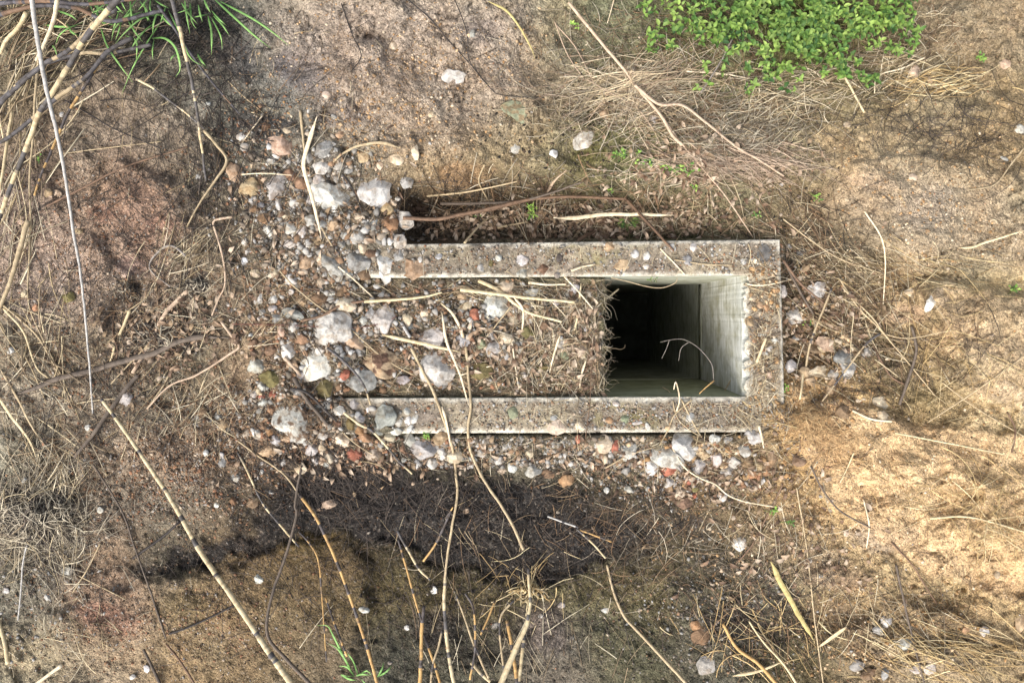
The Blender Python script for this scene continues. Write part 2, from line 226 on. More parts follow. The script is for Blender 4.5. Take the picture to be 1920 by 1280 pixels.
def height(u, v):
    wu = u+14*fbm(u/45, v/45, 4, 40); wv = v+14*fbm(u/45, v/45, 4, 41)
    z = -.045+0*u
    z += .10*(1-ss(300, 365, wv))*ss(420, 700, wu)*(1-ss(1250, 1500, wu))        # bank above the trench
    z += -.20*ss(325, 385, wv)*(1-ss(462, 475, v))*ss(735, 785, wu)*(1-ss(1330, 1470, wu))*(.6+.4*(1-ss(1050, 1350, wu)))
    z += -.09*ss(1462, 1475, u)*(1-ss(1520, 1600, wu))*ss(380, 470, wv)*(1-ss(660, 740, wv))
    z += .055*ss(1540, 1640, wu)
    led = ledge(u, v)
    z += -.02*ss(870, 960, wv)-.09*ss(930, 1060, wv)*(1-ss(1250, 1500, u))+.026*ss(-6, 10, led)*ss(230, 330, u)*(1-ss(1150, 1260, u))
    z += -.10*ss(1060, 1120, wv-.12*(1800-wu))*ss(1350, 1500, u)
    for (cx, cy, rx, ry, h) in BUMPS:
        z += h*np.exp(-(((wu-cx)/rx)**2+((wv-cy)/ry)**2)*1.2)
    # rock plates with broken edges on the right
    for (x0, y0, nx, ny, hh) in ((1700, 540, -.8, .6, .03), (1820, 700, -.75, .65, .035), (1600, 400, -.6, .8, .02)):
        e = -((wu-x0)*nx+(wv-y0)*ny); z += hh*ss(-6, 7, e)*np.exp(-(((u-x0)/150)**2+((v-y0)/110)**2))
    rough = 1+0*u
    for (pl_, hh, c, st) in PLATES:
        e = psd(pl_, u, v); z += hh*(ss(-7, 9, e) if hh != .025 else ss(-40, 50, e)); rough = rough*(1-.45*ss(0, 25, e))
    r = 1-abs(fbm(u/55, v/55, 4, 50))*2
    amp = .4+.6*(1-ss(620, 640, u)*(1-ss(1460, 1480, u))*ss(440, 450, v)*(1-ss(815, 830, v)))
    clod = np.clip(fbm(u/34+.6*fbm(u/20, v/20, 3, 60), v/34, 4, 59), -.5, .6)
    z += amp*(.024*fbm(u/150, v/150, 4, 51)+.013*r+rough*(.020*fbm(u/26, v/26, 3, 52)+.017*clod+.010*fbm(u/8., v/8., 3, 53)))
    z += .045*np.exp(-((v-824)/20)**2)*ss(590, 700, u)*(1-ss(1480, 1540, u))*(.55+.9*fbm(u/30, v/30, 3, 68))
    tt = fbm(u/105+.35*fbm(u/40, v/40, 3, 66), v/80, 4, 65)*7; ter = np.floor(tt)+ss(.55, .95, tt-np.floor(tt))
    twt = np.clip((1-ss(300, 360, wv))*ss(430, 560, u)*(1-ss(1180, 1300, u))+ss(1560, 1640, u)+0*v+.4*(1-ss(380, 450, u)), 0, 1)
    z += twt*(.014*ter-.014*cracks(u, v))
    # rubble fill between the two rims and the buried ends of the rims
    inn = ss(590, 640, u)*ss(519, 522, v)*(1-ss(741, 744, v)); fill = -.040+.045*fbm(u/34, v/30, 4, 54)+.05*(1-ss(600, 720, u))
    fill = fill+.02*np.exp(-((v-632)/70)**2)-.07*ss(1118, 1146, u+5*fbm(u/12, v/12, 3, 55))
    z = np.where((u > 590) & (u < 1460) & (v > 515) & (v < 750), z*(1-inn)+fill*inn, z)
    un = 648+(522-v)/64*105; us = 628+(v-744)/66*130
    rn = (v > 448)*(v < 519.5); rs_ = (v > 746.5)*(v < 816)
    cov = np.where(rn, 1-ss(-18, 22, u-un+20*fbm(u/25, v/25, 3, 56)), 1-ss(-18, 22, u-us+20*fbm(u/25, v/25, 3, 57)))
    und = ((rn | rs_) & (u > 590) & (u < 1472)) | ((u > 1392) & (u < 1471) & (v > 448) & (v < 813))
    cov = np.where((u > 1392) & (v > 524) & (v < 739), 0, cov)
    qq = np.hypot((u-1484)/66, (v-800)/50)+.35*fbm(u/18, v/18, 4, 62); cov = np.maximum(cov, np.where(u > 1380, 1-ss(.75, 1.05, qq), 0))
    rim = cov*(.016+.014*fbm(u/14, v/14, 3, 58))+(1-cov)*(-.07)
    soft = np.where(rn, ss(448, 458, v), np.where(rs_, 1-ss(806, 816, v), 1))
    z = np.where(und, np.where((u < 860), z*(1-soft)+rim*soft, -.075+cov*(.095+.01*fbm(u/14, v/14, 3, 58))), z)
    z = z-.0*u
    return z
def axis(a, b, st, ext):
    m = list(np.arange(a, b+.1, st)); g = st*1.6; lo = [m[0]]; hi = [m[-1]]
    while lo[-1] > a-ext: lo.append(lo[-1]-g); hi.append(hi[-1]+g); g *= 1.1
    return np.array(lo[:0:-1]+m+hi[1:])
UA = axis(-60, 1980, 3., 16000); VA = axis(-60, 1340, 3., 16000)
U, V = np.meshgrid(UA, VA, indexing='ij')
Z = height(np.clip(U, -900, 2800), np.clip(V, -800, 2100))
far = np.maximum(np.maximum(-60-U, U-1980), np.maximum(-60-V, V-1340)); Z = Z*(1-ss(200, 3000, far))-.05*ss(200, 3000, far)
def gz(u, v):                      # height of the soil at a pixel (bilinear in the fine part)
    u = np.clip(np.asarray(u, float), -57, 1975); v = np.clip(np.asarray(v, float), -57, 1335)
    i0 = int(np.searchsorted(UA, -60+.01)-1); i0 = int(np.argmin(abs(UA+60))); j0 = int(np.argmin(abs(VA+60)))
    a = (u+60)/3.; b = (v+60)/3.; i = np.floor(a).astype(int); j = np.floor(b).astype(int); fa = a-i; fb = b-j; i = i+i0; j = j+j0
    return (Z[i, j]*(1-fa)+Z[i+1, j]*fa)*(1-fb)+(Z[i, j+1]*(1-fa)+Z[i+1, j+1]*fa)*fb
def rim_top(u, v):                 # is the pixel on a visible concrete top
    return (((v > 455) & (v < 519)) | ((v > 747) & (v < 809)) | ((u > 1397) & (v > 455) & (v < 809))) & (u > 640) & (u < 1464)
def surf(u, v):                    # what carries a thing lying at that pixel
    g = gz(u, v); return np.where(rim_top(u, v), np.maximum(g, .002), g)
edge = 1136+7*fbm(V/14, V*0, 4, 61)
HOLE = (U > edge) & (U < 1405) & (V > 509) & (V < 753)
def in_hole(u, v): return (u > 1128) & (u < 1396) & (v > 517) & (v < 744)
nU, nV = len(UA), len(VA); ids = np.arange(nU*nV).reshape(nU, nV)
keep = ~(HOLE[:-1, :-1] | HOLE[1:, :-1] | HOLE[:-1, 1:] | HOLE[1:, 1:])
q = np.stack([ids[:-1, 1:], ids[1:, 1:], ids[1:, :-1], ids[:-1, :-1]], -1)[keep]
gc = colour(U, V)
g = mesh('ground', P(U, V, Z).reshape(-1, 3), q, M_soil, smooth=True, pcol=gc.reshape(-1, 3)); tag(g, kind='structure')
# ------------------------------------------------------------------ concrete pit
pit = empty('concrete_pit', P(1150., 632., -.9).tolist())
tag(pit, 'rectangular cast concrete pit with flat grit covered rims and a dark open shaft', 'concrete pit')
def cdist(u, v):
    d1 = np.minimum.reduce([v-(449+(1462-u)*.0125), 811-v, (1463+(v-450)*.03)-u])
    dx = np.maximum(0, u-1397); dy = np.maximum(np.maximum(519-v, v-745), 0)
    return d1, np.hypot(dx, dy)
def rimblock(name, c, zb, nu, nv, wc=(238, 238, 234)):
    # c: pixel corners of the top (u0v0,u1v0,u1v1,u0v1); rounded arris, gritty top
    s = np.linspace(0, 1, nu)[:, None]; t = np.linspace(0, 1, nv)[None, :]
    c = np.array(c, float); uv = (c[0]*(1-s[..., None])*(1-t[..., None])+c[1]*s[..., None]*(1-t[..., None])+c[2]*s[..., None]*t[..., None]+c[3]*(1-s[..., None])*t[..., None])
    u, v = uv[..., 0], uv[..., 1]
    do, di = cdist(u, v); d = np.minimum(do, np.where(di <= 0, 0, di))
    n = fbm(u/16, v/16, 4, 70); n2 = fbm(u/5, v/5, 3, 71)
    dirt = ss(3, 15, d+10*n+4)
    z = -.004+dirt*(.004+.006*n2)-.006*(1-ss(0, 3, np.minimum(do, di)+1.2*n2+1))
    pale = lin((196, 190, 174)); base = pale[None, None]*(1+.5*n+.2*n2)[..., None]
    gr = lin((110, 101, 90))*(1+.55*n+.38*n2)[..., None]
    gw = np.clip(.5+1.2*fbm(u/60, v/40, 3, 72), 0, 1)[..., None]
    gr = gr*(1-gw)+(lin((142, 132, 112))*(1+.3*n2)[..., None])*gw
    k = ss(690, 760, u)*(1-ss(930, 980, u))*(v < 520); gr = gr*(1-.45*k[..., None]*ss(-.2, .4, n)[..., None])
    mossy = (ss(1000, 1080, u)*(1-ss(1180, 1300, u))*ss(.0, .5, fbm(u/40, v/30, 3, 74)))[..., None]; gr = gr*(1-mossy*.5)+lin((110, 104, 58))*mossy*.5
    colr = base*(1-dirt[..., None])+gr*dirt[..., None]
    colr = np.clip(colr, .03, .7)
    chip = np.clip(fbm(u/9, v/9, 4, 77)-.12, 0, 1)*16*(1-ss(0, 6, np.minimum(do, np.where(di <= 0, 99, di)))); z = z-chip*.0032
    um_, vm_ = 1050, 630; sgn = np.where(do < di, 1, -1); ch2 = np.clip(fbm(u/12, v/12, 4, 79)+.28, 0, 1)*((u > 1388) & (v > 514) & (v < 746))*(1-ss(1394, 1420, u)); u0_, u = u, u+ch2*17; z = z-ch2*.012; top0 = P(u0_, v, z); top = P(u, v, z); n_ = nu*nv; V_ = [top.reshape(-1, 3)]; C_ = [colr.reshape(-1, 3)]
    id_ = np.arange(n_).reshape(nu, nv); F_ = [np.stack([id_[:-1, 1:], id_[1:, 1:], id_[1:, :-1], id_[:-1, :-1]], -1).reshape(-1, 4)]
    ring = np.concatenate([id_[:, 0], id_[-1, 1:], id_[-2::-1, -1], id_[0, -2:0:-1]])
    cen = V_[0][ring].mean(0); prev = ring
    for k_, (dz) in enumerate((.012, .045, .5, abs(zb))):
        p = (V_[0] if k_ < 1 else top0.reshape(-1, 3))[ring].copy(); 
        p[:, 2] = -dz if k_ else p[:, 2]-.006
        nid = sum(len(x) for x in V_)+np.arange(len(ring)); V_.append(p)
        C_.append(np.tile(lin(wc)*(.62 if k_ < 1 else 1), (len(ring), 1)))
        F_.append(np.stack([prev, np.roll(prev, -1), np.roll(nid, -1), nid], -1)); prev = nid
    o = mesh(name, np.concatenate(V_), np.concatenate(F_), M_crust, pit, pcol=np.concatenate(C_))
    o.data.materials.append(M_wall)
    nt_ = (nu-1)*(nv-1); mi = np.zeros(len(o.data.polygons), np.int32); mi[nt_:] = 1; o.data.polygons.foreach_set('material_index', mi)
    sm = np.zeros(len(o.data.polygons), bool); sm[:nt_] = True; o.data.polygons.foreach_set('use_smooth', sm)
    return o
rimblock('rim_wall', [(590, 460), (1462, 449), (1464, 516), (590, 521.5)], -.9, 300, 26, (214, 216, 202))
rimblock('rim_wall', [(590, 746.5), (1470, 743), (1472, 809), (590, 813)], -.9, 300, 26, (158, 162, 138))  # wall colour: olive stain, with shade of the sun-averted inner face painted in
rimblock('rim_wall', [(1393, 516.3), (1464.1, 516), (1470.1, 742.9), (1395, 743.4)], -.9, 28, 80)
# shaft below the rim walls is wider and ends in a floor
def boxin(name, u0, v0, u1, v1, zt, zb, col, floor=True, cut=None):
    a = P([u0, u1, u1, u0], [v0, v0, v1, v1], [0]*4); nz = 12; zs = np.linspace(zt, zb, nz); V_ = []
    for z in zs: r = a.copy(); r[:, 2] = z; V_.append(r)
    V_ = np.concatenate(V_); F_ = []
    for k in range(nz-1):
        for i in range(4): F_.append([k*4+i, k*4+(i+1) % 4, k*4+4+(i+1) % 4, k*4+4+i])
    if floor: F_.append([(nz-1)*4+i for i in range(4)])
    return mesh(name, V_, np.array(F_), M_wall, pit, pcol=np.tile(col, (len(V_), 1)))
boxin('lower_shaft_wall', 700, 509, 1401, 751, -.99, -3.3, (.7, .72, .62), floor=False)
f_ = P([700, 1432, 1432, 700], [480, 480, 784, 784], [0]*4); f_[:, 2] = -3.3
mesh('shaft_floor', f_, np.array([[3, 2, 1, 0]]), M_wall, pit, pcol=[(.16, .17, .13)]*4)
# ring slab that carries the rim walls and closes the wider shaft above
def slab(name, px, z0, z1, col, m=None):
    a = P([p[0] for p in px], [p[1] for p in px], [0]*len(px)); n = len(px); b = a.copy(); a[:, 2] = z1; b[:, 2] = z0
    F_ = [[i, (i+1) % n, n+(i+1) % n, n+i] for i in range(n)]
    V_ = np.concatenate([a, b]); 
    return mesh(name, V_, [np.array(F_), np.array([list(range(n))[::-1], list(range(n, 2*n))])], m or M_wall, pit, pcol=np.tile(col, (2*n, 1)))
for q_ in ([(690, 470), (1442, 470), (1442, 515), (690, 515)], [(690, 745), (1442, 745), (1442, 794), (690, 794)], [(1396, 515), (1442, 515), (1442, 745), (1396, 745)]):
    slab('ledge', q_, -1.0, -.9, (.8, .8, .7))
slab('cover_slab', [(596, 523), (1122, 520), (1124, 741), (596, 744)], -.26, -.15, (.8, .76, .62))
slab('end_wall', [(640, 470), (700, 470), (700, 794), (640, 794)], -3.2, -.27, (.7, .7, .6))
for ch in pit.children: ch.location = (-pit.location.x, -pit.location.y, -pit.location.z)
# ------------------------------------------------------------------ strands (stalks, twigs, roots, straw)
def rings(Pt, Rw, Rt, Cf, ns):
    # Pt (S,K,3) points, Rw/Rt (S,K) half widths across and up, Cf (S,K-1,3) colours -> verts, quads, face colours
    S, K, _ = Pt.shape
    T = np.gradient(Pt, axis=1); T /= np.linalg.norm(T, axis=2, keepdims=True)+1e-9
    B = np.stack([T[..., 1], -T[..., 0], 0*T[..., 0]], -1); B /= np.linalg.norm(B, axis=2, keepdims=True)+1e-6
    Nn = np.cross(B, T); an = np.arange(ns)*2*math.pi/ns
    Vv = Pt[:, :, None]+B[:, :, None]*(Rw[..., None]*np.cos(an))[..., None]+Nn[:, :, None]*(Rt[..., None]*np.sin(an))[..., None]
    i = np.arange(S*K*ns).reshape(S, K, ns); a = i[:, :-1]; b = i[:, 1:]
    F_ = np.stack([a, np.roll(a, -1, 2), np.roll(b, -1, 2), b], -1).reshape(-1, 4)
    fc = (Cf[:, :, None]*(1+(.16 if ns > 4 else .0)*np.sin(np.arange(ns)*5.1+1+S)[None, None, :, None])).reshape(-1, 3)
    return Vv.reshape(-1, 3), F_, fc
def catmull(p, step=5.):
    p = np.array(p, float)
    if len(p) == 2: p = np.array([p[0], (p[0]+p[1])/2+np.array([p[1][1]-p[0][1], p[0][0]-p[1][0]])*.015, p[1]])
    q = np.vstack([2*p[0]-p[1], p, 2*p[-1]-p[-2]]); out = []
    for i in range(1, len(q)-2):
        n = max(2, int(np.hypot(*(q[i+1]-q[i]))/step)); t = np.linspace(0, 1, n, endpoint=False)[:, None]
        out.append(.5*(2*q[i]+(q[i+1]-q[i-1])*t+(2*q[i-1]-5*q[i]+4*q[i+1]-q[i+2])*t**2+(-q[i-1]+3*q[i]-3*q[i+1]+q[i+2])*t**3))
    out.append(q[-2][None]); return np.vstack(out)
FR = dict(A=(380, 200, 3.82), B=(420, 500, 3.82), C=(740, 340, 3.82), D=(800, 500, 3.82), E=(1060, 420, 3.82), F=(0, 420, 2.976), G=(380, 700, 3.82), H=(1080, 680, 3.82),
          I=(0, 850, 2.976), J=(560, 850, 2.976), K=(1280, 850, 2.976), L=(1440, 400, 2.844), M=(0, 0, 2.976), N=(640, 0, 2.976), O=(1280, 0, 2.976), Z=(0, 0, 1.))
PAL = dict(cream=[(208, 192, 156), (184, 164, 126)], straw=[(180, 163, 132), (150, 132, 102)], pale=[(222, 208, 180), (190, 172, 140)], grey=[(150, 142, 132), (120, 112, 104)],
           dark=[(62, 56, 52), (40, 37, 36)], brown=[(120, 96, 76), (92, 74, 60)], pink=[(190, 168, 144), (160, 138, 116)], orange=[(196, 162, 106), (164, 128, 82)], red=[(112, 74, 62), (96, 62, 54)],
           olive=[(178, 164, 112), (156, 142, 92)], char=[(74, 68, 64), (46, 43, 42)], root=[(104, 92, 80), (76, 68, 60)], silver=[(190, 186, 178), (140, 138, 134)])
def stalk_geo(fr, pts, w0, w1, l0, l1, pal, band=False, flat=1., sd=0, air=None):
    ox, oy, s = FR[fr]; p = catmull([(ox+a/s, oy+b/s) for a, b in pts]); r_ = np.random.default_rng(sd+7)
    K = len(p); s_ = np.concatenate([[0], np.cumsum(np.hypot(*np.diff(p, axis=0).T))]); t = s_/s_[-1]
    jit = w0*.035; p = p+np.stack([fbm(s_/18, s_*0+sd, 3, 3), fbm(s_/18, s_*0+sd, 3, 4)], -1)*jit*3
    wd = (w0*(1-t)+w1*t)*(.82 if band or w0 < 5 else .92); wd = wd*(1+.12*fbm(s_/9, s_*0+sd*2, 2, 6))
    if not band and flat < .6: wd = wd*np.clip(np.sin(np.clip(t, .03, .97)*math.pi)*2.2, .25, 1)
    rad = wd*MPP/2; g_ = surf(p[:, 0], p[:, 1]); g_ = np.where(in_hole(p[:, 0], p[:, 1]), -9, g_)
    if air is not None: z = np.interp(t, np.linspace(0, 1, len(air)), air)
    else:
        e0, e1 = max(g_[0], -.3), max(g_[-1], -.3)
        z = np.maximum(g_+rad*flat*.9+.002, (e0+l0)*(1-t)+(e1+l1)*t)
        for _ in range(3): z[1:-1] = np.maximum(z[1:-1], (z[:-2]+z[2:])/2)
    C0, C1 = lin(PAL[pal][0]), lin(PAL[pal][1]); m = r_.random((K-1, 1)); m = (m+fbm(s_[:-1]/12, s_[:-1]*0+sd, 2, 8)[:, None]*.5+.5)/2
    cf = C0*(1-m)+C1*m
    if band:                       # nodes scorched black, internodes pale
        per = (w0*5+22)*(1.7 if sd % 3 == 0 else 1); lens = r_.uniform(.45, 1.7, 400)*per; cum = np.concatenate([[0], np.cumsum(lens)]); ix = np.clip(np.searchsorted(cum, s_[:-1]+sd % 17, 'right')-1, 0, 399); f = (s_[:-1]+sd % 17-cum[ix])/lens[ix]
        band = (.34 if band is True else band)*r_.uniform(.35, 1.7, 400)[ix]
        k = (ss(0, .10, band-f+.06*r_.normal(0, 1, len(f))))[:, None]; dk = lin((52, 50, 52))+(lin((98, 98, 104))-lin((52, 50, 52)))*r_.random((K-1, 1))*.6
        sm_ = lin((134, 112, 88)); cf = np.where(r_.random((K-1, 1)) < .12, cf*.6+sm_*.3, cf); cf = cf*(1-k*.93)+dk*k*.93
        rad = rad*(1+.12*np.exp(-(((np.concatenate([f, f[-1:]])-.34)/.05)**2)))
    return P(p[:, 0], p[:, 1], z)[None], rad[None], (rad*flat)[None], cf[None]
ST = []                            # (name, label, frame, points, w0, w1, lift0, lift1, palette, band, flat)
def S(name, label, fr, pts, w0, w1=None, l0=.01, l1=.01, pal='straw', band=False, flat=1., air=None, cat=None, parent=None):
    sd = len(ST)+1; ST.append(name); w1 = w1 if w1 is not None else w0*.6
    v, f, c = rings(*stalk_geo(fr, pts, w0, w1, l0, l1, pal, band, flat, sd, air), 8)
    K = len(v)//8; cap = np.array([list(range(8))[::-1], list(range(len(v)-8, len(v)))], np.int32)
    o = mesh(name, v, [f, cap], M_stalk, None, smooth=True, fcol=np.vstack([c, c[:1], c[-1:]]))
    cats = {'reed_stalk': 'reed stalk', 'burnt_reed_stalk': 'burnt reed', 'dry_twig': 'twig', 'dry_reed_strip': 'dry leaf', 'root': 'root', 'dead_branch': 'branch', 'straw': 'straw', 'grass_blade': 'grass blade'}
    grp = {'reed_stalk': 'dry reed stalks lying on the soil', 'burnt_reed_stalk': 'scorched reed stalks', 'dry_twig': 'dry twigs on the ground', 'dry_reed_strip': 'dry strap leaves on the ground', 'root': 'bare roots', 'dead_branch': 'dead branches', 'straw': 'single straws', 'grass_blade': 'grass blades'}
    tag(o, label, cat or cats[name], grp[name]); recentre(o); return o
BR, RS, TW, DB, RT, SW, BN = 'burnt_reed_stalk', 'reed_stalk', 'dry_twig', 'dry_reed_strip', 'root', 'straw', 'dead_branch'
# top left clump of burnt reeds
S(RS, 'longest bleached grey reed running from the top left edge down to mid left', 'Z', [(58, -12), (72, 85), (92, 190), (107, 250), (122, 330), (137, 430), (152, 520), (165, 650), (174, 775)], 8, 3, .5, .02, 'silver')
S(BR, 'thick burnt reed with cream and charcoal bands slanting from top edge to left edge', 'M', [(680, -30), (560, 110), (470, 220), (430, 290), (370, 390), (280, 540), (215, 640), (150, 820), (60, 1040), (-20, 1260)], 11, 8, .45, .15, 'cream', .5)
S(BR, 'upright banded reed dropping from the top edge through the green grass tuft', 'M', [(950, -30), (1000, 150), (1040, 330), (1075, 480), (1110, 700), (1150, 1010)], 9, 5, .25, .03, 'cream', .55)
S(BR, 'charred black reed just right of the upright banded reed', 'M', [(880, 30), (960, 140), (1040, 260), (1160, 430), (1340, 640)], 7, 3, .2, .02, 'brown', .85)
S(BR, 'blackened reed crossing the left edge below the thick banded one', 'M', [(650, 50), (540, 120), (400, 270), (230, 370), (60, 520), (-30, 620)], 10, 8, .3, .15, 'straw', .7)
S(BR, 'second blackened reed reaching the left edge, splintered at its pale end', 'M', [(740, 210), (600, 290), (480, 430), (300, 560), (150, 690), (30, 780), (-20, 800)], 9, 8, .15, .1, 'straw', .75)
S(BR, 'thin brown scorched reed curving down left of centre in the reed clump', 'M', [(560, 330), (500, 440), (380, 630), (310, 790), (240, 950), (190, 1090)], 7, 4, .1, .02, 'orange', .5)
S(BR, 'dark charred reed lying along the very top left edge', 'M', [(-30, 90), (200, 35), (420, 45), (620, 120), (900, 60)], 11, 8, .1, .1, 'brown', .8)
S(BR, 'second dark reed grazing the top edge at the upper left', 'M', [(-30, 20), (250, 8), (500, 25), (820, -15)], 10, 7, .1, .15, 'brown', .75)
S(BR, 'short banded reed under the tuft pointing to the bent tan stalk', 'M', [(760, 440), (850, 490), (930, 550), (1050, 640), (1140, 720)], 6, 4, .04, .02, 'cream', .6)
S(BR, 'black reed fork low in the clump beside the small white pebble', 'M', [(840, 250), (600, 300), (450, 300), (200, 390), (0, 560)], 8, 7, .1, .08, 'straw', .7)
S(RS, 'pale tan reed standing out of the heap at the top left corner', 'M', [(325, -20), (300, 110), (250, 240), (200, 340)], 8, 6, .2, .1, 'pale')
S(RS, 'slim yellow reed parallel to the bleached reed at far left', 'M', [(215, 330), (195, 560), (185, 760), (165, 1000), (175, 1285)], 5, 3, .1, .02, 'straw')
S(RS, 'yellowish reed close to the left edge under the burnt canes', 'M', [(70, 620), (45, 760), (25, 900), (0, 1060)], 6, 5, .05, .03, 'cream')
S(RS, 'curved cream reed at the top left edge beside a brown leaf', 'M', [(150, 70), (100, 160), (40, 220), (0, 300)], 9, 6, .1, .05, 'cream')
S(RS, 'bent tan stalk folding back in a hook above the left rubble', 'M', [(1140, 730), (1210, 810), (1265, 900), (1200, 1010), (1110, 1140), (1040, 1270)], 7, 3, .02, .01, 'straw')
S(TW, 'dark thin twig below the green grass running to the lower right', 'M', [(360, 560), (470, 620), (620, 710), (800, 790), (900, 830)], 4, 2, pal='dark')
S(SW, 'pale straw above the pinkish boulder at upper left of the rubble', 'M', [(1470, 640), (1400, 730), (1340, 815)], 4, 2, pal='pale')
S(SW, 'fine straw slanting between the soot patch and the pinkish boulder', 'M', [(1270, 450), (1350, 530), (1450, 615)], 2.5, 2, pal='straw')
S(TW, 'long straight straw lying level across the reddish soil at left', 'M', [(330, 860), (600, 825), (900, 790)], 2.5, 2, pal='straw')
S(TW, 'grey brown twig rising right from the left edge toward the banded reed', 'M', [(260, 1150), (480, 1040), (700, 930), (1050, 820)], 5, 3, pal='brown')
S(RS, 'straw coloured reed along the left edge at mid height', 'F', [(155, -20), (100, 180), (55, 330), (-20, 520)], 9, 7, .05, .03, 'straw')
S(SW, 'thin upright straw just right of the left edge reed', 'F', [(170, -30), (163, 200), (158, 430), (220, 600), (345, 850)], 3.5, 2.5, pal='straw')
S(SW, 'yellow straw pointing down right at the left edge', 'F', [(20, 470), (130, 600), (200, 790), (270, 860)], 5, 3, pal='cream')
S(SW, 'broad yellow straw beside the left end of the charred log', 'F', [(-10, 430), (100, 520), (220, 640), (330, 840)], 5, 3, pal='straw')
S(DB, 'curved pale blade arching at the lower left edge', 'F', [(-20, 950), (60, 1070), (160, 1200), (200, 1300)], 7, 4, .02, .02, 'cream', flat=.3)
S(DB, 'second pale blade beside the arching one at the lower left edge', 'F', [(-10, 790), (90, 960), (190, 1150), (300, 1290)], 5, 3, .02, .02, 'straw', flat=.3)
S(DB, 'wide buckled straw blade hanging over the large white boulder', 'A', [(820, 70), (770, 220), (722, 390), (745, 520), (790, 680), (830, 850), (852, 950)], 10, 5, .03, .03, 'pale', flat=.3)
S(TW, 'grey tan stick pointing up beside the buckled straw blade', 'A', [(700, 30), (715, 180), (730, 330)], 6, 4, pal='straw')
S(SW, 'brown straw continuing below the buckled blade into the gravel', 'A', [(850, 860), (900, 950), (990, 1090)], 5, 3, pal='straw')
S(DB, 'arched narrow dry leaf curving over the soil above the heart shaped boulder', 'A', [(1420, 300), (1280, 260), (1120, 280), (1000, 340), (920, 410), (830, 470)], 7, 3, .03, .01, 'straw', flat=.35)
S(TW, 'thin black twig leaning over the pale stones left of the white boulder', 'A', [(700, 370), (620, 560), (560, 730)], 2.5, 1.5, .03, .01, pal='dark')
S(TW, 'black twig crossing the gap between the two white boulders', 'A', [(1000, 480), (1080, 600), (1150, 780)], 4, 2, .05, .01, pal='dark')
S(TW, 'level pale straw resting on the grey stones left of the white boulder', 'A', [(280, 485), (440, 478), (640, 492)], 3, 2, .03, .03, pal='pale')
S(TW, 'pink bent twig standing like a walking cane left of the rubble', 'Z', [(436, 407), (411, 411), (400, 418), (409, 449), (419, 488), (422, 533), (410, 560), (397, 592)], 5, 3, .03, .02, 'pink')
S(TW, 'pinkish elbow shaped twig left of the pit pointing down left', 'F', [(1235, 545), (1290, 620), (1335, 680), (1290, 720), (1100, 840), (950, 900), (820, 1030)], 6, 3, .03, .02, 'pink')
S(RT, 'charred flattened log lying across the soil left of the pit', 'F', [(40, 965), (180, 920), (330, 860), (520, 815), (700, 760), (860, 720), (970, 665), (1100, 630), (1280, 635)], 11, 13, .0, .0, 'root', flat=.5)
S(RT, 'grey root branching down left from the charred log', 'F', [(770, 840), (700, 920), (620, 1030), (520, 1170), (420, 1300)], 10, 8, .01, .01, 'root')
S(RT, 'tan knotted root rising above the charred log', 'F', [(1050, 370), (930, 490), (860, 620), (800, 730), (740, 830)], 9, 7, .02, .02, 'pink')
S(TW, 'thin brown twig with a kink just left of the knotted root', 'F', [(640, 480), (630, 600), (655, 720), (610, 830), (600, 910)], 4, 2, pal='brown')
S(TW, 'looped grey twig above the knotted root', 'F', [(1035, 175), (960, 122), (890, 150), (835, 245), (950, 350)], 5, 3, .04, .02, pal='grey')
S(SW, 'short cut pale straw stub above the charred log', 'F', [(725, 480), (665, 620)], 6, 6, pal='cream')
S(SW, 'tiny cut straw stub right beside the charred log', 'F', [(640, 680), (615, 770)], 5, 4, pal='cream')
S(SW, 'pale straw crossing the charred log at a slant', 'F', [(890, 610), (760, 740), (620, 890)], 3.5, 2.5, .03, .02, pal='straw')
S(SW, 'slanting straw under the pinkish elbow twig', 'F', [(960, 810), (900, 920), (820, 1030)], 4, 3, pal='straw')
# rubble fill
S(SW, 'long thin straw running diagonally over the white slab and crusted rock', 'B', [(400, 30), (500, 140), (700, 300), (850, 400), (1000, 530), (1100, 620), (1250, 720), (1370, 780)], 3.5, 2.5, .05, .03, 'straw')
S(SW, 'straw falling off the upper rim beside the tooth shaped rock', 'B', [(820, 0), (930, 90), (1070, 220)], 4, 3, .02, .02, 'pale')
S(RS, 'pale split stick above the grey crusted rock in the fill', 'B', [(1005, 248), (1150, 240), (1390, 222), (1560, 185)], 7, 4, .04, .02, 'cream')
S(TW, 'grey brown twig leading into the pale split stick', 'B', [(560, 385), (700, 350), (850, 270), (1010, 245)], 5, 5, .04, .04, 'brown')
S(TW, 'wire thin red brown twig level across the white slab rock', 'B', [(60, 410), (400, 415), (700, 430), (950, 435), (1150, 400), (1240, 350)], 2, 1.5, .05, .04, 'red')
S(DB, 'flat pale blade between the two round white rocks in the fill', 'B', [(1130, 488), (1350, 535), (1600, 590), (1690, 612)], 8, 5, .03, .03, 'cream', flat=.35)
S(BR, 'short burnt twig with pale flecks right of the red brick chip', 'B', [(740, 580), (850, 670), (950, 770), (1010, 870), (1050, 990)], 6, 4, .04, .03, 'straw', .75)
S(TW, 'black twig under the brown crusted rock in the fill', 'B', [(980, 700), (1100, 790), (1180, 845)], 5, 3, pal='dark')
S(RS, 'left one of two long tan stalks hanging over the lower rim', 'Z', [(771, 652), (790, 690), (812, 732), (826, 770), (842, 815), (850, 850), (855, 890), (857, 930), (848, 985), (839, 1040), (834, 1085)], 6, 5, .03, .05, 'straw')
S(RS, 'right one of two long tan stalks hanging over the lower rim', 'Z', [(828, 568), (850, 590), (865, 618), (875, 662), (878, 709), (883, 757), (878, 801), (880, 835), (888, 860), (910, 904), (940, 948), (964, 990), (981, 1030)], 5, 6, .04, .08, 'straw')
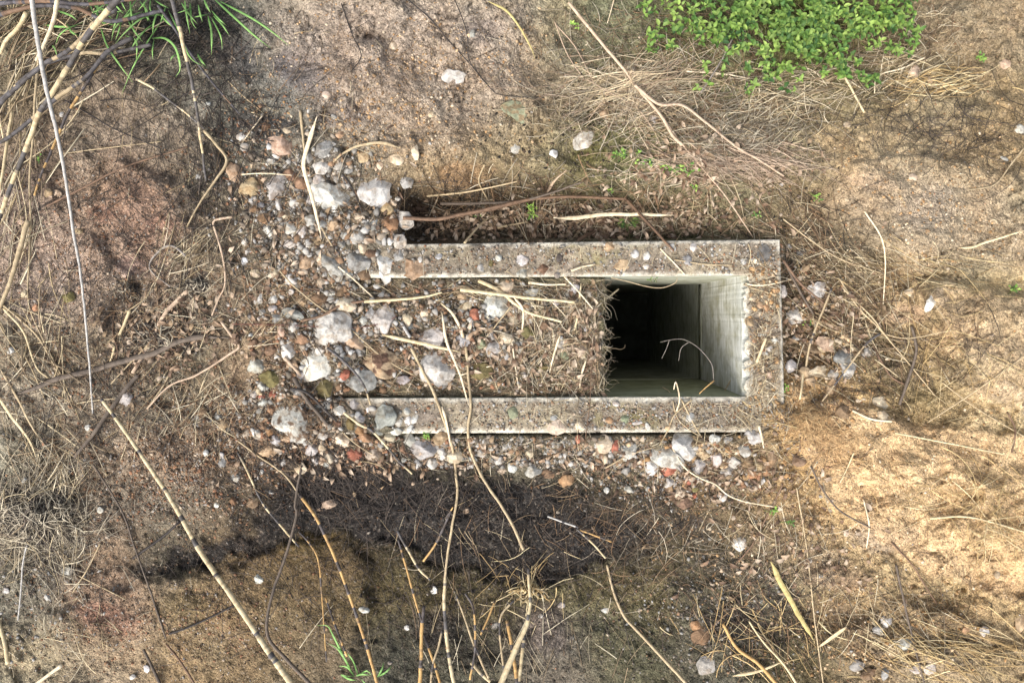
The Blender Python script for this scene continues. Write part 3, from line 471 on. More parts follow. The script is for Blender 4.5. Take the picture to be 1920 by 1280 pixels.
S(DB, 'narrow pale blade inside the stalk bundle over the fill', 'B', [(1560, 330), (1590, 520), (1640, 650), (1700, 800), (1740, 950), (1762, 1010)], 6, 3, .05, .03, 'pale', flat=.4)
S(DB, 'short pale blade left in the stalk bundle over the fill', 'B', [(1565, 270), (1640, 340), (1700, 470), (1745, 700), (1765, 940)], 6, 3, .06, .03, 'pale', flat=.4)
S(DB, 'frayed pale blade at the outer edge of the lower rim', 'B', [(1560, 1000), (1590, 1100), (1610, 1200), (1625, 1290)], 6, 3, .02, .02, 'pale', flat=.4)
S(TW, 'short grey stub beside the upper round white rock', 'B', [(1270, 400), (1300, 450), (1332, 505)], 7, 6, .01, .02, pal='silver')
S(TW, 'curled dead brown leaf stalk between the two round white rocks', 'B', [(1345, 500), (1380, 560), (1420, 640)], 9, 4, .01, .01, pal='brown', flat=.5)
S(TW, 'pale broken stick above the large grey boulder at lower left', 'B', [(430, 650), (490, 710), (552, 782)], 7, 6, .03, .02, pal='pink')
S(RT, 'thick grey root beside the large grey boulder', 'B', [(500, 790), (560, 900), (640, 1010), (742, 1130)], 9, 7, .04, .02, pal='root')
S(TW, 'black stick right of the grey root beside the lower rim end', 'B', [(480, 870), (590, 900), (700, 1000), (810, 1110)], 6, 4, .05, .02, pal='dark')
S(BR, 'banded burnt reed below the lower rim end pointing to lower right', 'G', [(1010, 280), (1130, 370), (1200, 400), (1290, 490), (1400, 620), (1500, 720)], 6, 4, .04, .02, 'cream', .65)
S(TW, 'dead straw slanting over the tan stones below the pit', 'G', [(1000, 420), (1120, 520), (1340, 650)], 3, 2, pal='straw')
S(BR, 'banded burnt reed under the beige flat stone heading to lower right', 'G', [(250, 560), (340, 740), (430, 930), (560, 1090), (690, 1240)], 5, 4, .02, .03, 'cream', .5)
S(RS, 'long pale twig from the grey boulder joining the yellow banded reed', 'G', [(250, 480), (400, 590), (560, 700), (640, 790), (690, 870)], 4, 4, .02, .02, 'straw')
S(BR, 'longest yellow banded reed in the burnt bank, left of centre', 'Z', [(560, 925), (582, 954), (602, 988), (627, 1042), (644, 1085), (664, 1142), (681, 1190), (694, 1233), (710, 1290)], 7, 7, .03, .15, 'orange', .3)
S(BN, 'dark bare shrub stem winding down to the bottom edge left of centre', 'Z', [(566, 872), (558, 912), (553, 949), (556, 965), (536, 1040), (514, 1102), (502, 1152), (504, 1196), (540, 1238), (590, 1290)], 5, 7, .02, .2, 'root')
S(RS, 'bright cream and grey jointed cane running diagonally to the bottom edge at left', 'Z', [(190, 748), (230, 802), (285, 882), (320, 935), (380, 1040), (440, 1125), (500, 1215), (560, 1300)], 7, 13, .05, .35, 'cream', .22)
# fill right half
S(SW, 'thin straw poking out over the dark shaft from the fill', 'D', [(1375, 160), (1250, 262), (1100, 390), (900, 500)], 4, 3, .05, .02, 'pale')
S(SW, 'thin straw from the upper rim down onto the mossy fill', 'D', [(985, 68), (1090, 180), (1190, 300)], 4, 3, .01, .03, 'pale')
S(DB, 'upright narrow blade on the mossy end of the fill', 'D', [(1105, 120), (1092, 280), (1060, 440), (980, 612)], 6, 3, .04, .02, 'cream', flat=.5)
S(RS, 'level pale reed crossing the triangular white rock', 'D', [(240, 163), (450, 188), (650, 215), (1060, 252)], 8, 5, .05, .04, 'cream')
S(RS, 'pale reed slanting over the triangular white rock under the level one', 'D', [(370, 100), (520, 170), (640, 270), (740, 330), (970, 392)], 8, 5, .02, .03, 'cream')
S(DB, 'small curled pale blade right of the triangular white rock', 'D', [(620, 215), (690, 310), (682, 480)], 6, 3, .04, .02, 'pale', flat=.4)
S(SW, 'short pale straw tucked along the upper rim in the fill', 'D', [(730, 112), (870, 128), (1000, 124)], 6, 3, .03, .03, 'pale')
S(SW, 'slim pale straw standing near the lower rim in the fill', 'D', [(612, 540), (640, 750), (662, 880)], 4, 2.5, .03, .01, 'pale')
S(SW, 'short tan straw at the broken edge of the fill', 'D', [(1262, 385), (1170, 425), (1068, 470)], 5, 4, .05, .02, 'straw')
S(SW, 'tan straw pointing from the lower fill to the triangular rock', 'D', [(610, 280), (520, 390), (430, 500)], 4, 2.5, .03, .02, 'straw')
S(SW, 'fine upright straw crossing the lower rim near the shaft', 'D', [(1195, 500), (1180, 720), (1170, 950), (1130, 1300)], 2, 1.5, .05, .03, 'brown')
S(SW, 'small straw on the olive stone near the lower rim', 'D', [(245, 775), (350, 740), (465, 708)], 4, 3, .03, .03, 'pale')
S(DB, 'folded pale blade in the lower middle of the fill', 'D', [(955, 490), (920, 600), (880, 760)], 5, 3, .03, .02, 'pale', flat=.5)
S(DB, 'short pale blade near the lower right corner of the fill', 'D', [(1142, 670), (1110, 770), (1095, 870)], 5, 3, .03, .02, 'pale', flat=.5)
# over and around the shaft
tw = S(TW, 'forked bare twig arching out over the dark shaft', 'E', [(1062, 1115), (1050, 1010), (1000, 935), (930, 868), (840, 825), (750, 830), (680, 846)], 1.4, .9, air=[-.02, .0, .02, .03, .02, 0, -.02], pal='grey')
v1, f1, c1 = rings(*stalk_geo('E', [(745, 830), (725, 890), (690, 962)], 1.2, .8, 0, 0, 'grey', sd=901, air=[0, -.02, -.04]), 6)
o = mesh('side_shoot', v1-np.array(tw.location), f1, M_stalk, tw, smooth=True, fcol=c1)
v1, f1, c1 = rings(*stalk_geo('E', [(880, 848), (830, 890), (812, 978)], 1.2, .8, 0, 0, 'grey', sd=902, air=[.02, .0, -.03]), 6)
o = mesh('side_shoot', v1-np.array(tw.location), f1, M_stalk, tw, smooth=True, fcol=c1)
S(TW, 'thin pale rootlet sagging below the upper rim over the shaft', 'E', [(330, 385), (450, 412), (600, 450), (700, 455), (790, 420), (800, 385)], 2.2, 1.8, air=[.0, -.01, -.02, -.02, -.01, .004], pal='straw')
S(SW, 'cut straw lying on the right hand rim', 'E', [(1438, 815), (1405, 900), (1370, 990)], 6, 6, .0, .0, 'cream')
S(SW, 'pale straw sticking out past the right hand rim near its top', 'E', [(1200, 405), (1400, 440), (1635, 392)], 4, 3, .02, .02, 'pale')
S(SW, 'pale straw crossing the same rim corner below the first', 'E', [(1180, 385), (1330, 455), (1550, 520)], 3.5, 2.5, .01, .02, 'straw')
S(SW, 'slanting straw on top of the upper rim above the shaft', 'E', [(680, 175), (770, 270), (862, 366)], 3.5, 3, 0, 0, 'pale')
S(SW, 'level thin straw on top of the upper rim near the right corner', 'E', [(780, 255), (980, 285), (1195, 297)], 3, 2.5, 0, 0, 'straw')
S(TW, 'curving thin twig over the lower right corner of the rim', 'E', [(1130, 1215), (1200, 1100), (1330, 1020), (1480, 950), (1575, 1000)], 3.2, 2, .01, .02, 'straw')
S(SW, 'brown bent straw at the inner lower corner of the shaft', 'E', [(1065, 1122), (1010, 1165), (960, 1215)], 4, 2, air=[-.01, .005, .012], pal='orange')
S(SW, 'broad pale straw lying on the upper rim above the mossy fill', 'C', [(1265, 640), (1340, 612), (1435, 592)], 6, 3, 0, 0, 'pale')
S(TW, 'upright pale straw hooked over the lower rim beside the shaft', 'H', [(720, 345), (742, 260), (715, 135), (700, 190)], 4, 2.5, air=[.01, .03, .05, .03], pal='pale')
S(TW, 'thin straw arching over the small white stone on the lower rim', 'H', [(620, 175), (680, 220), (720, 380), (800, 470), (880, 520)], 3, 2, .03, .02, 'straw')
S(SW, 'tan straw crossing the outer edge of the lower rim', 'H', [(840, 255), (710, 370), (660, 480), (600, 590)], 4, 2.5, .01, .02, 'straw')
S(TW, 'long straw leaving the small white stone toward the tan pebbles', 'H', [(750, 250), (810, 370), (900, 530), (1000, 600), (1110, 690)], 4, 2, .02, .01, 'straw')
S(TW, 'long curved pale twig below the white faceted rock', 'H', [(690, 610), (780, 750), (900, 830), (1000, 870), (1080, 940), (1200, 990), (1420, 1030)], 3.5, 3, .02, .02, 'pale')
S(SW, 'curving straw left of the long whitish rock below the rim', 'H', [(210, 752), (380, 660), (570, 600)], 3.5, 2, .02, .01, 'straw')
S(SW, 'curving straw above the tan pebbles below the rim', 'H', [(900, 700), (1000, 650), (1200, 632), (1380, 630), (1540, 720)], 3.5, 2, .02, .01, 'straw')
S(SW, 'upright split straw on the lower rim near its right end', 'H', [(1310, 450), (1330, 520), (1345, 610)], 6, 3, .02, .01, 'pale')
# right side
S(SW, 'long fine straw dangling down the soil right of the upper rim corner', 'L', [(515, -10), (600, 120), (625, 250), (615, 485)], 4, 2.5, pal='pale')
S(SW, 'fine straw running down right from the upper rim corner', 'L', [(80, 30), (250, 160), (400, 250), (610, 320)], 3, 2, pal='straw')
S(BR, 'burnt tan stick standing by the right rim between two white stones', 'L', [(340, 400), (300, 500), (230, 680), (198, 835)], 5, 5, .02, .02, 'straw', .45)
S(SW, 'cut cream straw next to the white bone like stone at the right rim', 'L', [(188, 850), (180, 920), (170, 992)], 5, 5, pal='cream')
S(TW, 'dark grey curved stick on the soil right of the pit', 'L', [(765, 602), (785, 680), (790, 740), (750, 880), (700, 1020)], 6, 6, .02, .02, 'root')
S(BR, 'scorched straw leaning to upper right toward the dark grey stick', 'L', [(600, 640), (520, 700), (420, 830), (290, 1000)], 5, 3, .03, .02, 'straw', .35)
S(TW, 'grey brown twig between the scorched straw and the dark grey stick', 'L', [(555, 680), (600, 780), (660, 870), (735, 915)], 5, 4, .01, .01, 'brown')
S(TW, 'flat grey twig pair near the upper right rim', 'L', [(90, 260), (150, 380), (240, 535)], 6, 5, .03, .01, 'root')
S(TW, 'grey twig passing over the grey white stone right of the rim', 'L', [(80, 250), (180, 380), (300, 480)], 6, 4, .04, .05, 'brown')
S(SW, 'long cream straw near the right edge at lower middle', 'L', [(680, 1170), (900, 1212), (1270, 1285)], 4, 3, .02, .02, 'cream')
S(DB, 'frayed pale leaf strip on the soil at the right edge', 'L', [(1015, 185), (1090, 180), (1160, 155), (1375, 88)], 6, 3, .01, .03, 'cream', flat=.4)
S(SW, 'long straw crossing the tan slab toward lower right', 'L', [(930, 900), (1100, 1030), (1375, 1195)], 3, 2.5, pal='straw')
S(SW, 'long straw crossing the tan slab toward lower left', 'L', [(1375, 755), (1100, 950), (850, 1115)], 3.5, 3, .03, .02, 'straw')
S(TW, 'short brown twig at the right edge under the pale slab', 'L', [(1275, 1060), (1318, 1150), (1300, 1275)], 4, 3, pal='brown')
S(SW, 'short cream strip beside the brown stone right of the pit', 'L', [(450, 1050), (550, 1095), (660, 1108)], 5, 4, pal='pale')
S(SW, 'two toned straw fanning from the twigs right of the pit', 'L', [(380, 345), (480, 500), (590, 610), (760, 810)], 4, 3, .02, .01, 'straw')
S(SW, 'second straw of the fan right of the pit, a bit lower', 'L', [(400, 400), (560, 560), (620, 640), (890, 970)], 3.5, 2.5, .02, .01, 'straw')
S(SW, 'level straw right of the fan pointing at the tan slab', 'L', [(610, 640), (750, 665), (985, 622)], 3, 2, .02, .01, 'straw')
# lower right
S(DB, 'wide olive strap leaf standing diagonal in the lower right', 'K', [(490, 600), (560, 740), (650, 900), (735, 1045)], 13, 9, .05, .02, 'olive', flat=.3)
S(DB, 'short cream strap leaf at the foot of the olive strap leaf', 'K', [(912, 968), (840, 1020), (758, 1078)], 9, 6, .02, .02, 'cream', flat=.3)
S(SW, 'long fine upright straw passing the olive strap leaf', 'K', [(635, 190), (680, 450), (710, 680), (740, 960), (785, 1290)], 3.5, 3, .02, .02, 'straw')
S(BN, 'orange tan grass stem curling at the bottom edge right of centre', 'K', [(225, 950), (300, 1080), (420, 1170), (530, 1290)], 6, 8, .03, .05, 'orange')
S(BN, 'second orange tan stem crossing near the bottom edge', 'K', [(370, 935), (450, 1050), (560, 1170), (640, 1290)], 4, 6, .03, .05, 'cream')
S(DB, 'twisted pale leaf joining the orange tan stems', 'K', [(280, 1240), (420, 1215), (500, 1185), (560, 1160)], 8, 4, .03, .05, 'cream', flat=.4)
S(TW, 'dark thin stick below the yellow soil at right', 'K', [(1165, 495), (1290, 630), (1330, 700), (1420, 840)], 4, 3, pal='brown')
S(TW, 'grey brown straight stick near the bottom right', 'K', [(1190, 620), (1240, 850), (1300, 1100), (1350, 1290)], 5, 4, .02, .02, 'root')
S(SW, 'small slanting straw on the yellow soil right of the rim', 'K', [(955, -5), (880, 160)], 3.5, 2.5, pal='cream')
S(SW, 'pale straw pair standing on the yellow soil', 'K', [(1010, 258), (1040, 400), (1025, 530)], 4, 2.5, pal='pale')
S(TW, 'black twig curving over the yellow soil below the rim corner', 'K', [(715, 70), (780, 200), (880, 320), (1045, 412)], 4, 4, .01, .01, 'root')
S(TW, 'tan bent twig beside the seedlings below the pit', 'K', [(560, 170), (480, 330), (380, 520), (270, 640)], 4, 3, .02, .01, 'brown')
S(SW, 'curved cream straw at the right edge in the yellow soil', 'K', [(1380, 360), (1560, 350), (1700, 375), (1920, 440)], 5, 3, .02, .02, 'cream')
# burnt bank at the bottom
J_ = [([(550, 430), (600, 520), (670, 640), (735, 705)], 6, 5, 'cream', .5, 'short banded reed in the burnt bank just right of the yellow banded one'),
 ([(555, 480), (590, 600), (640, 780), (685, 930)], 5, 5, 'orange', .35, 'orange banded reed left of the tall orange cane stump'),
 ([(700, 850), (688, 960), (684, 1120), (676, 1300)], 8, 9, 'orange', .3, 'tall orange cane stump reaching the bottom edge'),
 ([(822, 640), (812, 800), (818, 950), (838, 1120), (868, 1300)], 7, 9, 'cream', .45, 'thick cream banded cane under the left hanging stalk'),
 ([(875, 780), (920, 900), (980, 1070), (1060, 1250)], 4, 6, 'straw', .2, 'pale slanting reed between the two hanging stalks'),
 ([(1200, 820), (1130, 900), (1122, 1000), (1145, 1210)], 5, 5, 'straw', .4, 'grey tan bent reed left of the thick cream cane'),
 ([(1160, 930), (1190, 1080), (1222, 1300)], 7, 9, 'orange', .4, 'dark banded reed directly left of the thick cream cane'),
 ([(1257, 1010), (1245, 1130), (1225, 1300)], 8, 9, 'cream', .25, 'broken cream cane stump beside the thick cream cane'),
 ([(1095, 820), (1060, 910), (1015, 1010)], 5, 4, 'orange', .2, 'short brown reed slanting left near the bottom centre'),
 ([(700, 1010), (735, 1110), (760, 1180), (795, 1300)], 6, 6, 'orange', .4, 'crossed brown reed right of the tall orange cane stump'),
 ([(800, 985), (780, 1080), (750, 1170), (735, 1300)], 5, 5, 'straw', .6, 'darker crossed reed right of the tall orange cane stump'),
 ([(930, 780), (975, 870), (985, 1080), (955, 1260)], 5, 5, 'orange', .65, 'charred reed bending at bottom centre'),
 ([(965, 1165), (1010, 1215), (1068, 1270)], 9, 8, 'cream', .1, 'chunky cream root stub at the bottom edge'),
 ([(1550, 420), (1640, 500), (1712, 582)], 4, 4, 'cream', .5, 'flecked short reed right of the burnt hollow'),
 ([(1565, 425), (1650, 455), (1745, 492)], 4, 4, 'orange', .35, 'flecked short reed above the other right of the burnt hollow'),
 ([(1390, 350), (1470, 380), (1560, 412)], 4, 4, 'silver', .1, 'grey straight twig pointing at the flecked short reeds'),
 ([(0, 435), (60, 500), (110, 600), (130, 800), (155, 1160)], 4, 3, 'orange', .7, 'long thin scorched reed left of the yellow banded one'),
 ([(150, 800), (200, 950), (270, 1130)], 4, 5, 'orange', .6, 'thin scorched reed beside the lower green grass sprout'),
 ([(1280, 640), (1285, 740), (1293, 830), (1275, 930)], 6, 8, 'cream', .35, 'banded joint of cane where the orange leaves star out'),
 ([(850, 320), (800, 430), (760, 510), (695, 600)], 5, 5, 'orange', .5, 'orange flecked reed in the black soot left of the hanging stalk'),
 ([(820, 360), (840, 330), (860, 300)], 4, 3, 'orange', .5, 'tiny flecked reed piece beside the left hanging stalk')]
for p_, a_, b_, c_, d_, e_ in J_: S(BR, e_, 'J', p_, a_, b_, .03, .1, c_, d_)
S(RS, 'thickest cream cane at the bottom edge, end of the right hanging stalk', 'J', [(1285, 880), (1270, 960), (1215, 1080), (1120, 1300)], 9, 13, .06, .2, 'cream')
S(RS, 'thin tan straw trailing right from the burnt hollow to the lower right', 'J', [(1720, 620), (1760, 780), (1820, 910), (1920, 1020), (2200, 1320)], 5, 7, .01, .03, 'straw')
S(TW, 'dark long twig curving along the left of the burnt bank', 'I', [(520, 60), (680, 320), (750, 520), (830, 740), (925, 1030)], 4, 4, .01, .02, 'root')
S(TW, 'black forked twig beside the jointed cane at lower left', 'I', [(1310, 845), (1200, 900), (1070, 960), (945, 1005)], 4, 5, .01, .02, 'dark')
S(RS, 'split pale reed at the left edge near the bottom', 'I', [(-10, 930), (25, 1050), (45, 1170)], 7, 8, .02, .02, 'cream')
S(RS, 'pale flat reed leaning at the bottom left corner', 'I', [(345, 1180), (260, 1240), (180, 1300)], 8, 7, .02, .02, 'pale')
S(TW, 'tan twig leading to the bottom edge right of the corner reed', 'I', [(925, 1060), (1000, 1150), (1090, 1290)], 4, 5, .02, .02, 'brown')
S(TW, 'second twig at the bottom edge near the corner', 'I', [(800, 1090), (850, 1190), (900, 1300)], 5, 6, .02, .02, 'root')
S(SW, 'slender straw slanting over the reddish ledge at lower left', 'I', [(560, 500), (490, 640), (405, 775)], 3.5, 2.5, pal='straw')
S(SW, 'straw crossing the slender one near the white flat stone', 'I', [(440, 680), (580, 750), (705, 815)], 3.5, 2.5, pal='straw')
S(TW, 'curved grey white twig hanging from the grey brush clump', 'I', [(160, 480), (130, 600), (115, 780), (100, 930)], 4, 3, pal='silver')
S(TW, 'black stick pair by the charcoal streak at lower left', 'I', [(1010, 375), (900, 470), (740, 585)], 5, 5, pal='dark')
# upper right
S(BN, 'pale pinkish dead branch running from the top centre down to the right', 'Z', [(1066, 5), (1100, 47), (1144, 100), (1174, 135), (1191, 161), (1238, 215), (1262, 255), (1280, 272)], 6, 6, .05, .06, 'pink')
S(BN, 'smooth pinkish fallen branch right of the pale branch node', 'Z', [(1190, 160), (1235, 195), (1280, 198), (1330, 235), (1380, 275), (1420, 298), (1470, 330)], 6, 4, .05, .02, 'pink')
S(BN, 'thin pinkish branch ending by the upper rim right corner', 'Z', [(1240, 216), (1280, 272), (1320, 319), (1364, 373), (1412, 445)], 4, 2.5, .04, .02, 'pink')
S(DB, 'curved tan dry leaf on the soil at top centre', 'N', [(820, 8), (920, 60), (1000, 160), (1060, 270), (1080, 330)], 6, 3, .02, .02, 'olive', flat=.4)
S(RT, 'long fine dark root arching over the tan bank at top', 'N', [(350, -20), (500, 110), (600, 230), (720, 360), (830, 490), (900, 532), (1130, 545)], 3, 1.6, .01, .01, 'dark')
S(RT, 'fine dark root dropping from the top edge right of the arching root', 'N', [(630, -10), (700, 180), (712, 330), (790, 450)], 2.5, 1.5, .01, .01, 'dark')
S(RT, 'fine dark root at the left of the small burrow hole', 'N', [(0, 20), (60, 190), (110, 310), (55, 400)], 2.5, 2, .01, .01, 'dark')
S(TW, 'slim pink twig left of the dead branch at top', 'N', [(1190, 120), (1260, 300), (1355, 445)], 2.6, 2, .01, .02, 'pink')
S(TW, 'second slim pink twig splitting right from the first', 'N', [(1200, 140), (1310, 270), (1410, 465)], 2.6, 2, .01, .02, 'pink')
S(SW, 'bright straw at the top edge left of the creeper', 'N', [(1525, -10), (1505, 60), (1485, 130)], 3, 2, pal='pale')
S(TW, 'long brown stick lying in the trench above the upper rim', 'C', [(60, 262), (300, 270), (480, 235), (700, 190), (950, 133), (1250, 110), (1660, 127)], 8, 6, .06, .05, 'brown')
S(TW, 'grey brown stick above the long stick in the trench', 'C', [(330, 158), (600, 158), (900, 138), (1100, 90), (1340, 5)], 7, 4, .06, .02, 'root')
S(TW, 'third brown stick converging with the long trench stick', 'C', [(300, 268), (600, 222), (820, 170), (1000, 125)], 6, 5, .07, .06, 'brown')
S(SW, 'tan straw along the foot of the tan bank at the trench', 'C', [(230, 105), (500, 78), (700, 40), (880, 0)], 5, 3, pal='straw')
S(DB, 'long flat pale reed leaf bridging the trench on the right', 'C', [(1140, 262), (1300, 262), (1500, 238), (1700, 236), (2000, 243)], 10, 6, .06, .08, 'pale', flat=.3)
S(SW, 'tan straw rising from the dark left part of the trench', 'C', [(500, 440), (570, 360), (640, 285), (725, 240)], 5, 3, .02, .04, 'straw')
S(SW, 'short tan straw level in the trench near the green sprig', 'C', [(735, 332), (830, 312), (950, 290)], 5, 3, .03, .03, 'straw')
S(TW, 'brown stick leaving the trench to the lower right', 'C', [(1660, 130), (1780, 260), (1900, 390), (2000, 500)], 7, 5, .04, .02, 'brown')
S(DB, 'short brown leaf stub against the upper rim outer face', 'C', [(1300, 432), (1370, 390), (1445, 352)], 8, 6, .03, .03, 'brown', flat=.4)
S(DB, 'upright pinkish curled leaf on the edge of the trench', 'N', [(1145, 1078), (1190, 1005), (1258, 948)], 9, 3, .02, .04, 'pink', flat=.4)
S(SW, 'straw hooked down the tan bank into the trench', 'N', [(800, 920), (768, 1010), (820, 1120)], 4, 4, .01, .02, 'straw')
S(SW, 'level pale straw in the upper right dry grass', 'O', [(20, 400), (200, 410), (380, 440)], 4, 3, pal='pale')
S(SW, 'tall slanting straw in the upper right dry grass', 'O', [(280, 215), (210, 350), (100, 520)], 4, 3, .02, .02, pal='grey')
S(SW, 'straw at the right above the fine black roots', 'O', [(1350, 322), (1230, 380), (1090, 425), (1070, 520)], 4, 2.5, .02, .01, pal='pale')
S(SW, 'thin straw running down the pale rock plate at right', 'O', [(1910, 820), (1830, 920), (1740, 1030), (1600, 1060)], 4, 3, .02, .01, pal='straw')
S(SW, 'cut straw pointing at the creeper from below', 'O', [(905, 430), (960, 530), (1015, 630)], 5, 4, .02, .01, pal='cream')
# ------------------------------------------------------------------ stones
SC = dict(white=(194, 191, 183), grey=(152, 150, 145), pale=(178, 173, 164), blue=(142, 144, 144), tan=(168, 146, 118), cream=(194, 178, 154), brown=(126, 104, 84), olive=(112, 102, 70), orange=(160, 128, 98),
          brick=(164, 108, 90), dark=(98, 96, 92), pink=(178, 154, 134), moss=(128, 132, 108))
CW = dict(white='white', grey='grey', pale='pale grey', blue='bluish grey', tan='tan', cream='cream', brown='brown', olive='olive', orange='orange brown', brick='brick red', dark='dark grey', pink='pinkish', moss='mossy grey')
ROCKS = []
def rk(fr, spec, c, label=None, lm=None, hf=.5, crust=None, name=None): ROCKS.append([fr, spec, c, label, lm, hf, crust, name])
LP = [('A', [(760, 600), (790, 540), (870, 545), (950, 570), (1010, 545), (1060, 600), (1100, 670), (1080, 720), (1000, 745), (880, 755), (800, 740), (760, 700)], 'white', 'largest white boulder, left of the trench above the rubble', 'largest white boulder'),
 ('A', [(1110, 620), (1135, 560), (1195, 490), (1225, 530), (1265, 500), (1320, 470), (1355, 520), (1335, 590), (1330, 690), (1270, 725), (1200, 700), (1130, 660)], 'white', 'heart shaped white boulder right beside the largest white boulder', 'heart shaped boulder'),
 ('A', [(1250, 1070), (1260, 1015), (1320, 1005), (1370, 1030), (1365, 1100), (1340, 1180), (1345, 1250), (1310, 1270), (1285, 1230), (1265, 1150)], 'white', 'long tooth shaped white rock lying across the upper rim', 'tooth shaped rock'),
 ('A', [(670, 1110), (760, 1030), (800, 1085), (795, 1135), (745, 1165), (690, 1155)], 'tan', 'flat beige triangular stone left of the upper rim end', 'beige triangular stone'),
 ('A', [(420, 490), (540, 470), (590, 500), (640, 570), (560, 640), (480, 670), (480, 600), (440, 540)], 'pale', 'jagged pale stone left of the largest white boulder', 'jagged pale stone'),
 ('B', [(595, 440), (640, 400), (760, 330), (890, 335), (910, 370), (905, 440), (915, 500), (830, 580), (760, 570), (680, 540), (610, 500)], 'white', 'broad white slab rock at the left end of the fill', 'white slab rock'),
 ('B', [(540, 680), (570, 620), (640, 610), (700, 640), (745, 592), (800, 640), (835, 710), (820, 760), (720, 780), (600, 815), (570, 740)], 'white', 'fissured white rock directly below the white slab rock', 'fissured white rock'),
 ('B', [(975, 650), (1000, 590), (1050, 495), (1110, 530), (1170, 600), (1240, 640), (1270, 700), (1240, 780), (1180, 800), (1110, 790), (1040, 730)], 'tan', 'flat tan rock with a brown crust in the fill', 'brown crusted rock'),
 ('B', [(665, 860), (700, 820), (780, 800), (830, 820), (800, 890), (760, 930), (710, 970), (670, 930)], 'olive', 'olive mossy rock at the left end of the lower rim', 'olive mossy rock'),
 ('B', [(1400, 740), (1410, 690), (1480, 600), (1590, 610), (1650, 690), (1655, 760), (1600, 850), (1560, 870), (1500, 830), (1420, 810)], 'white', 'big round white rock beside the hanging stalks in the fill', 'big round white rock'),
 ('D', [(370, 200), (440, 190), (600, 230), (610, 280), (560, 340), (450, 385), (400, 310)], 'white', 'triangular white rock under the crossing reeds in the fill', 'triangular white rock'),
 ('G', [(500, 360), (540, 190), (640, 170), (700, 240), (740, 290), (810, 360), (800, 460), (740, 495), (660, 480), (590, 420)], 'pale', 'large grey brown crusted boulder left of the lower rim', 'large crusted boulder'),
 ('G', [(385, 550), (420, 515), (555, 520), (530, 600), (430, 590)], 'tan', 'flat beige four sided stone below the large crusted boulder', 'flat beige stone'),
 ('G', [(1020, 590), (1070, 520), (1160, 530), (1140, 590), (1100, 635), (1060, 610)], 'brick', 'broken red brick lump below the left end of the lower rim', 'red brick lump'),
 ('G', [(1215, 370), (1230, 280), (1290, 225), (1350, 240), (1390, 300), (1370, 360), (1310, 430), (1260, 440)], 'grey', 'upright grey faceted rock sitting on the lower rim', 'grey faceted rock'),
 ('H', [(690, 570), (710, 505), (830, 510), (860, 590), (860, 640), (810, 700), (740, 660), (690, 610)], 'white', 'white five sided faceted rock just below the lower rim', 'white faceted rock'),
 ('H', [(530, 600), (560, 540), (640, 580), (700, 640), (775, 720), (740, 745), (610, 740), (540, 690)], 'pale', 'long whitish rock left of the white faceted rock', 'long whitish rock'),
 ('N', [(890, 590), (960, 560), (1090, 600), (1015, 690), (950, 650)], 'moss', 'half buried triangular greenish slab in the tan bank', 'buried triangular slab')]
for a in LP: rk(a[0], a[1], a[2], a[3], a[4], .3 if 'slab' in a[4] and a[0] == 'N' else .62, {'brown crusted rock': (92, 72, 60), 'large crusted boulder': (110, 92, 76), 'buried triangular slab': (132, 116, 90)}.get(a[4]))
def E(fr, cx, cy, w_, h_, c, rot=0, label=None, lm=None, hf=.55): rk(fr, (cx, cy, w_, h_, rot), c, label, lm, hf)
E('A', 1335, 840, 135, 110, 'orange', 0, 'round orange brown rock below the heart shaped boulder', 'orange brown rock')
E('A', 1120, 1115, 160, 145, 'grey', 20, 'cracked round grey rock left of the tooth shaped rock', 'cracked grey rock')
E('A', 925, 1150, 130, 200, 'pale', -25, 'pale grey upright rock at the buried end of the upper rim', 'upright pale rock')
E('A', 565, 280, 195, 140, 'pink', 10, 'pinkish beige boulder at the upper left of the rubble', 'pinkish boulder')
E('A', 340, 580, 150, 130, 'tan', 0, 'tan lumpy boulder at the left of the jagged pale stone', 'tan lumpy boulder')
E('A', 1500, 1165, 170, 130, 'tan', 0, 'low tan crusted stone at the left of the upper rim top', 'tan crusted stone', .25)
E('A', 1415, 970, 95, 110, 'pale', 0, 'whitish stone covering the outer corner of the upper rim', 'corner stone')
E('B', 1485, 510, 165, 155, 'white', 0, 'upper of two round white rocks beside the hanging stalks', 'upper round rock')
E('B', 1135, 370, 150, 205, 'pale', 10, 'grey crusted rock right of the white slab rock', 'grey crusted rock')
E('B', 860, 770, 80, 75, 'brick', 0, 'red brick chip right of the fissured white rock', 'red brick chip')
E('B', 985, 815, 205, 145, 'grey', 0, 'grey rounded rock below the brown crusted rock', 'grey rounded rock')
E('B', 1795, 350, 65, 100, 'brick', 0, 'upright salmon brick chunk left of the triangular white rock', 'salmon brick chunk')
E('B', 340, 800, 185, 105, 'olive', -10, 'olive brown flat stone left of the olive mossy rock', 'olive flat stone')
E('D', 990, 650, 100, 150, 'moss', 10, 'mossy grey stone near the broken end of the fill', 'mossy grey stone')
E('D', 380, 745, 165, 105, 'olive', -10, 'yellow olive rock by the lower rim inside the fill', 'yellow olive rock')
E('D', 925, 1150, 155, 95, 'cream', -5, 'flat cream stone on the outer edge of the lower rim', 'flat cream stone')
E('G', 1240, 585, 130, 90, 'cream', 10, 'oval cream stone right of the red brick lump', 'oval cream stone')
E('G', 1580, 540, 180, 130, 'grey', 0, 'dull grey rock with a green seedling on it', 'seedling rock')
E('H', 205, 580, 110, 130, 'cream', 0, 'round beige stone under the lower rim beside a brick bit', 'round beige stone')
E('H', 815, 400, 90, 80, 'white', 0, 'small bright white stone standing on the lower rim', 'rim white stone')
E('H', 1220, 712, 110, 85, 'tan', 0, 'smooth tan cobble under the lower right of the pit', 'smooth tan cobble')
